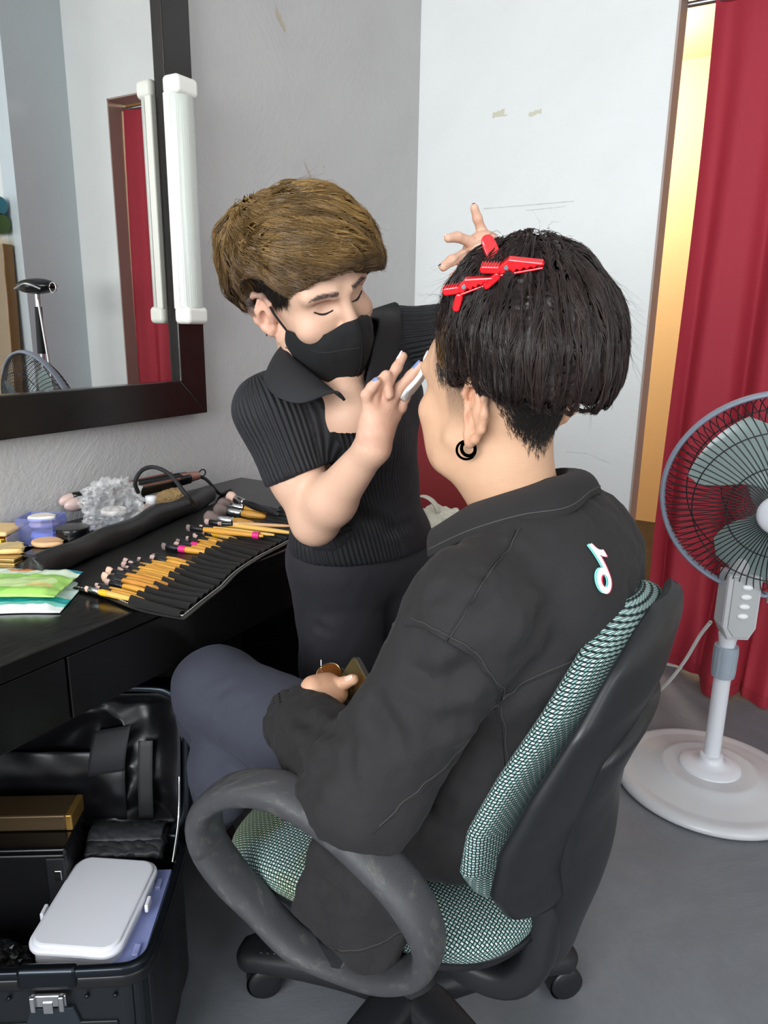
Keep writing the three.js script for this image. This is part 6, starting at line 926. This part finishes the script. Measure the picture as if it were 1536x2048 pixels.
  C('leather_pouch', 'crumpled glossy black bag lying in the near part of the trolley case', 'bag', [['bag_body', (() => { const g = new THREE.IcosahedronGeometry(1, 14), p = g.attributes.position; for (let i = 0; i < p.count; i++) { const x = p.getX(i), y = p.getY(i), z = p.getZ(i), k = 0.82 + 0.2 * Math.abs(fbm(x * 2, y * 2, z * 2 + 3, 3)); p.setXYZ(i, 0.275 + x * k * 0.095, 0.19 + y * k * 0.075, 0.085 + z * k * 0.062); } g.computeVertexNormals(); return g; })(), mat(0x151518, 0.28)]]);
}
// ---------------------------------------------------------------- overshirt seams and the note-shaped print on its back
{
  const put = Cm.put, F = Cm.jacketD, thread = mat(0x3f3c3b, 0.9), dark = mat(0x1c1b1c, 0.9);
  const S = { yoke: [[-0.2828, 0.969, -0.7791], [-0.2822, 0.9523, -0.7346], [-0.2824, 0.9334, -0.6823], [-0.29, 0.9067, -0.6575], [-0.3028, 0.8778, -0.6474]], armhole: [[-0.366, 0.8838, -0.6531], [-0.3318, 0.8841, -0.644], [-0.3038, 0.8772, -0.6471], [-0.2764, 0.8569, -0.6641], [-0.27, 0.8241, -0.6905], [-0.2777, 0.7875, -0.7236]], back: [[-0.2777, 0.7875, -0.7236], [-0.2553, 0.7997, -0.7341], [-0.2316, 0.8126, -0.7479], [-0.2082, 0.8229, -0.7718]], sleeve: [[-0.2795, 0.7766, -0.7281], [-0.305, 0.745, -0.705], [-0.3105, 0.7277, -0.6853], [-0.327, 0.7058, -0.6569], [-0.3469, 0.6841, -0.6358], [-0.3709, 0.6528, -0.6111]], side: [[-0.2756, 0.7733, -0.7309], [-0.2713, 0.7445, -0.7396], [-0.2713, 0.7052, -0.7515], [-0.2685, 0.6772, -0.7549]], hem: [[-0.4599, 0.4071, -0.6535], [-0.4169, 0.4298, -0.6413], [-0.3852, 0.4469, -0.6494], [-0.3528, 0.48, -0.6536]] };
  for (const k of Object.keys(S)) { put('seam', seam(F, S[k], 0.0010, 0.0004), dark, Cm.G); put('stitching', seam(F, S[k].map((p) => add3(p, [0.004, 0.006, -0.003])), 0.0006, 0.0004), thread, Cm.G); }
  // the print: a musical-note mark in white with cyan and red edges, three thin layers of ink
  const c = [-0.1935, 0.9270, -0.8160], n = grad(F, c, 0.004), up = norm3([-0.0225, 0.0387, 0.0027]), Y = norm3(sub3(up, n.map((v) => v * dot3(up, n)))), X = cross3(Y, n), sc = 0.050;
  const bez = (a, b, c, t) => (1 - t) * (1 - t) * a + 2 * t * (1 - t) * b + t * t * c;
  const shapes = [(u, v) => { const a = u * 6.2832, r = lerp(0.145, 0.30, v); return [-0.06 + Math.cos(a) * r, -0.24 + Math.sin(a) * r]; }, (u, v) => [lerp(0.09, 0.24, v), lerp(-0.24, 0.62, u)], (u, v) => [lerp(bez(0.24, 0.27, 0.54, u), bez(0.16, 0.30, 0.54, u), v), lerp(bez(0.60, 0.36, 0.34, u), bez(0.42, 0.17, 0.16, u), v)]];
  const layer = (dx, dy, off) => merge(shapes.map((f, i) => surf((u, v) => { const [x, y] = f(u, v); return onto(F, add3(add3(c, X, (x + dx) * sc * 0.82), Y, (y + dy) * sc), off); }, i ? 16 : 40, 4)));
  const ink = (col) => mat(col, 0.6, { side: THREE.DoubleSide });
  put('print_edge', layer(-0.055, 0.03, 0.0016), ink(0x7fd6d0), Cm.G); put('print_edge', layer(0.06, -0.035, 0.0021), ink(0xd8294f), Cm.G); put('note_print', layer(0, 0, 0.0026), ink(0xf1f2f4), Cm.G, 'white musical-note print with cyan and red edges');
  put('button', lathe([[0, 0], [0.0055, 0], [0.006, 0.001], [0.0055, 0.002], [0.004, 0.0014], [0, 0.0014]], 20).rotateX(1.2).translate(...onto(F, [-0.408, 0.846, -0.720], 0.001)), M.black, Cm.G);
}
// ---------------------------------------------------------------- red hair clips
{
  const red = mat(0xd8101c, 0.22, { clearcoat: 0.5 }), H = Cm.head;
  // an alligator clip from tail a to jaw tip b, lying on the hair; out = away from the head
  function clip(a, b, out, label, open = 0.35) {
    const A = V(...a), B = V(...b), L = A.distanceTo(B), ax = B.clone().sub(A).normalize(), o = V(...out); o.addScaledVector(ax, -o.dot(ax)).normalize(); const s = ax.clone().cross(o).normalize();
    const g = thing('hair_clip', label, 'hair clip', a, 'red hair clips'); const P = (geo) => { geo.applyMatrix4(new THREE.Matrix4().makeBasis(ax, o, s)); return geo; };
    const k = L / 0.1, jaw = extrude(polyShape([[0.030, 0.002], [0.036, 0.012], [0.052, 0.020], [0.098, 0.004], [0.099, 0.0], [0.094, -0.001], [0.090, 0.001], [0.084, -0.002], [0.080, 0.001], [0.074, -0.002], [0.070, 0.002], [0.064, -0.002], [0.060, 0.002], [0.054, -0.002], [0.050, 0.003], [0.040, -0.001]].map(([x, y]) => [x * k, y * k])), 0.011, 0.0015).translate(0, 0, -0.0055);
    const jaw2 = extrude(polyShape([[0.026, -0.004], [0.096, -0.006], [0.097, -0.003], [0.03, 0.0]].map(([x, y]) => [x * k, y * k])), 0.009, 0.001).translate(0, 0, -0.0045);
    part('upper_jaw', P(jaw), red, g); part('lower_jaw', P(jaw2), red, g);
    const lever = (ang, x0) => { const t = extrude(rrShape(0.032 * k, 0.0085, 0.004), 0.012, 0.0015).translate(-0.016 * k, 0, -0.006); t.rotateZ(-ang); return t.translate(x0 * k, 0.006 * k, 0); };
    const l1 = part('lever', P(lever(0.25, 0.038)), red, g); part('lever', P(lever(-open - 0.15, 0.034).translate(0, -0.004, 0)), red, g);
    for (let i = 0; i < 7; i++) { const r = rbox(0.0012, 0.0022, 0.012, 0.0004, [-0.029 * k + i * 0.003, 0.0045, 0]); r.rotateZ(-0.25); part('grip_rib', P(r.translate(0.038 * k, 0.006 * k, 0)), red, l1); }
    part('pivot_pin', P(cyl(0.0024, 0.0024, 0.0135, 14).rotateX(Math.PI / 2).translate(0.046 * k, 0.009 * k, 0)), M.chrome, g);
    return g;
  }
  const out = norm3([-0.15, 0.45, 0.85]);
  clip([-0.378, 1.223, -0.767], [-0.319, 1.246, -0.773], [-0.35, 0.75, 0.35], 'red hair clip lowest on the forehead hair with both levers showing', 0.75);
  clip([-0.338, 1.246, -0.769], [-0.268, 1.260, -0.780], [-0.1, 0.85, 0.45], 'red hair clip clamped along the top of the dark hair');
  // third clip stands on end behind the others, its grip towards us
  const g = thing('hair_clip', 'red hair clip standing upright beside the spread fingers', 'hair clip', [-0.332, 1.264, -0.800], 'red hair clips');
  const ay = V(...norm3(sub3([-0.343, 1.285, -0.800], [-0.332, 1.264, -0.800]))), az = V(0.49, 0.25, 0.835), axx = ay.clone().cross(az).normalize(), azz = axx.clone().cross(ay), P = (geo) => geo.applyMatrix4(new THREE.Matrix4().makeBasis(axx, ay, azz));
  part('grip', P(extrude(rrShape(0.0145, 0.026, 0.0072), 0.005, 0.0018).translate(0, 0.017, 0.003)), red, g);
  part('jaw_block', P(extrude(rrShape(0.0165, 0.017, 0.003), 0.008, 0.0018).translate(0, 0.001, -0.002)), red, g);
  for (const s of [-1, 1]) part('side_arm', P(rbox(0.003, 0.024, 0.006, 0.001, [s * 0.0062, 0.008, 0.005])), red, g);
  part('spring', P(rod([-0.004, 0.002, 0.0075], [0.004, 0.002, 0.0075], 0.0024, 0.0024, 12)), M.steel, g); part('tail', P(rbox(0.008, 0.045, 0.005, 0.002, [0, -0.010, -0.012])), red, g);
}
// ---------------------------------------------------------------- cotton pad, phone, sunglasses
{
  const a = [-0.517, 1.095, -0.925], b = [-0.480, 1.158, -0.927], A = curve([a, [-0.505, 1.109, -0.931], [-0.489, 1.131, -0.930], b]);
  const up = V(0.49, 0.25, 0.835);
  single('cotton_pad', slab((u, v) => { const p = A.getPoint(u), T = A.getTangent(u), s = T.clone().cross(up).normalize(), n = s.clone().cross(T), w = 0.028 * Math.sqrt(Math.max(0.02, 1 - (2 * u - 1) ** 2)) , k = v - 0.5; p.addScaledVector(n, k * 2 * w).addScaledVector(s, 0.006 * (1 - 4 * k * k)); return [p.x, p.y, p.z]; }, 26, 14, 0.0055), mat(0xf4f3f0, 0.95, { bumpMap: tex(128, (u, v) => tn(u, v, 50, 3), { gray: true, rep: [3, 3] }), bumpScale: 0.0008 }), 'white cotton pad held between fingers against the face', 'cotton pad');
  // phone lying in his lap, back up
  const c0 = [-0.559, 0.708, -0.875], c1 = [-0.490, 0.669, -0.835], ey = norm3(sub3(c1, c0)), acr0 = sub3([-0.623, 0.660, -0.890], c0), acr = norm3(sub3(acr0, ey.map((v) => v * dot3(acr0, ey)))), nn = norm3(cross3(ey, acr)), nz = nn[1] > 0 ? nn : nn.map((v) => -v), ex = cross3(ey, nz);
  const w = 0.071, l = 0.15, sgn = dot3(ex, acr) > 0 ? 1 : -1, cen = add3(add3(c0, ey, l / 2), ex, sgn * w / 2);
  const ph = thing('smartphone', 'smartphone with a gold back lying on the lap under the thumb', 'phone', cen); const Pq = (g) => g.applyMatrix4(new THREE.Matrix4().makeBasis(V(...ex), V(...ey), V(...nz)));
  part('phone_body', Pq(extrude(rrShape(w, l, 0.010), 0.0085, 0.002).translate(0, 0, -0.0043)), mat(0x2a2a26, 0.3), ph); part('back_cover', Pq(extrude(rrShape(w - 0.004, l - 0.004, 0.009), 0.001, 0.0003).translate(0, 0, 0.0040)), mat(0xa8925e, 0.22, { metalness: 0.85 }), ph, 'reflective gold back');
  part('camera_lens', Pq(cyl(0.0055, 0.0055, 0.002, 20).rotateX(Math.PI / 2).translate(sgn * 0.016, -0.060, 0.0055)), M.blackGloss, ph);
  // sunglasses tucked beside the phone
  const sg = thing('sunglasses', 'brown-lensed metal sunglasses beside the smartphone on the lap', 'sunglasses', [-0.616, 0.651, -0.880]), Q = (p) => sub3(p, [sg.position.x, sg.position.y, sg.position.z]);
  const lens = (cx, cy, z) => { const o = [-0.616, 0.651, -0.880]; return o; };
  const L1 = [[-0.627, 0.667, -0.875], [-0.596, 0.681, -0.875], [-0.585, 0.666, -0.875], [-0.593, 0.642, -0.870], [-0.623, 0.631, -0.870], [-0.631, 0.650, -0.870]];
  const cenL = L1.reduce((s, p) => add3(s, p, 1 / 6), [0, 0, 0]), rim = curve(L1.map(Q), true);
  part('rim', new THREE.TubeGeometry(rim, 50, 0.0011, 6, true), mat(0xc9b08a, 0.25, { metalness: 1 }), sg);
  part('lens', slab((u, v) => { const p = rim.getPoint(v), q = Q(cenL); return mid3(q, [p.x, p.y, p.z], u); }, 4, 40, 0.0014), mat(0x8a5222, 0.08, { transmission: 0.5, thickness: 0, ior: 1.5 }), sg);
  part('temple_arm', new THREE.TubeGeometry(curve([[-0.584, 0.678, -0.874], [-0.560, 0.670, -0.860], [-0.556, 0.643, -0.840], [-0.560, 0.626, -0.830]].map(Q)), 30, 0.0016, 6), mat(0x2c1a12, 0.3), sg);
  part('hinge', rod(Q([-0.624, 0.667, -0.875]), Q([-0.628, 0.678, -0.880]), 0.0014, 0.0014, 8), M.chrome, sg);
}
// ---------------------------------------------------------------- red easy chair with a cream bag behind them, near the back wall
{
  const red = mat(0x7d1a1d, 0.7), g = thing('easy_chair', 'dark red upholstered easy chair against the white wall behind the standing person', 'chair', [-1.15, 0, -2.30]);
  part('seat', rbox(0.46, 0.16, 0.52, 0.04, [0, 0.32, 0.02], 4), red, g); part('backrest', rbox(0.46, 0.50, 0.13, 0.05, [0, 0.62, -0.25], 4).rotateX(-0.06), red, g);
  part('skirt', rbox(0.44, 0.20, 0.50, 0.015, [0, 0.15, 0.02], 3), red, g);
  for (const [x, z] of [[-0.18, -0.2], [0.18, -0.2], [-0.18, 0.22], [0.18, 0.22]]) part('leg', rod([x, 0, z], [x, 0.06, z], 0.014, 0.018), M.black, g);
  const b = thing('tote_bag', 'cream canvas tote bag slumped on the dark red easy chair', 'bag', [-1.08, 0.402, -2.22]), cv = mat(0xd9d3c2, 0.85, { bumpMap: twill, bumpScale: 0.0008 });
  const ic = new THREE.IcosahedronGeometry(1, 14), p = ic.attributes.position; for (let i = 0; i < p.count; i++) { const x = p.getX(i), y = p.getY(i), z = p.getZ(i), k = 0.86 + 0.18 * fbm(x * 1.7, y * 1.7, z * 1.7 + 9, 3); p.setXYZ(i, x * k * 0.14, Math.max(0.0, 0.085 + y * k * 0.115), z * k * 0.10); } ic.computeVertexNormals();
  part('bag_body', ic, cv, b); part('handle', slab((u, v) => { const a = u * Math.PI; return [-0.03 + Math.cos(a) * 0.05, 0.175 + Math.sin(a) * 0.055, 0.05 + (v - 0.5) * 0.028 + 0.02 * Math.sin(a)]; }, 24, 2, 0.004), cv, b);
}
// ---------------------------------------------------------------- seen only in the mirror: a folded tripod and a wrapped board by the wall return
{
  const t = thing('tripod', 'folded black tripod stand leaning by the pale wall return', 'tripod', [0.345, 0, -2.22]), R = (a, b, r0, r1) => rod(a, b, r0, r1 ?? r0, 14);
  part('pole', R([0, 0.02, 0], [-0.03, 1.30, 0.0], 0.012), M.steel, t); part('grip', R([-0.013, 0.62, 0], [-0.019, 0.92, 0], 0.021), M.rubber, t); part('grip', R([-0.021, 1.03, 0], [-0.028, 1.24, 0], 0.019, 0.016), M.rubber, t);
  part('head_plate', (() => { const g = new THREE.SphereGeometry(1, 28, 16).scale(0.125, 0.035, 0.06); return g.translate(-0.03, 1.33, 0); })(), M.blackGloss, t); part('head_rail', new THREE.TubeGeometry(curve([[-0.13, 1.315, 0.05], [-0.05, 1.338, 0.066], [0.05, 1.318, 0.055]]), 20, 0.005, 8), M.chrome, t);
  part('pan_handle', R([-0.06, 1.27, 0.02], [-0.11, 0.85, 0.02], 0.006), M.steel, t); part('ring', new THREE.TorusGeometry(0.022, 0.003, 8, 24).translate(-0.172, 1.322, 0.02), M.chrome, t); part('ring_link', R([-0.155, 1.322, 0.02], [-0.12, 1.326, 0.02], 0.004), M.black, t);
  for (let k = 0; k < 3; k++) part('leg', R([0, 0.5, 0], [Math.cos(k * 2.094) * 0.17, 0.01, Math.sin(k * 2.094) * 0.10 + 0.02], 0.009), M.black, t);
  const b = thing('wrapped_board', 'tall brown board wrapped in clear film leaning on the alcove wall', 'board', [0.98, 0, -2.26]);
  part('board', rbox(0.72, 1.52, 0.05, 0.004, [0, 0.77, 0]).rotateX(-0.03), mat(0x8a6842, 0.7), b);
  part('film', slab((u, v) => [lerp(-0.37, 0.37, u), lerp(0.02, 1.56, v), 0.034 - 0.047 * v + 0.006 * Math.abs(fbm(u * 5, v * 9, 2, 3))], 24, 40, 0.0006), mat(0xf2ead8, 0.15, { transmission: 0.85, thickness: 0, ior: 1.3 }), b);
  const r = thing('rolled_fabric', 'green and teal rolled fabric lying on top of the wrapped board', 'fabric roll', [0.98, 1.575, -2.285]);
  part('roll', rod([-0.36, 0.045, 0], [0.36, 0.045, 0], 0.045, 0.045, 24), mat(0x4d6b3c, 0.8), r); part('roll', rod([-0.36, 0.125, 0.0], [0.36, 0.125, 0.0], 0.040, 0.040, 24), mat(0x3f8596, 0.8), r);
}
// ---------------------------------------------------------------- shadows on, hand over
scene.traverse((o) => { if (o.isMesh) { o.castShadow = true; o.receiveShadow = true; } if (o.isPointLight) o.castShadow = true; });
renderer.render(scene, camera);
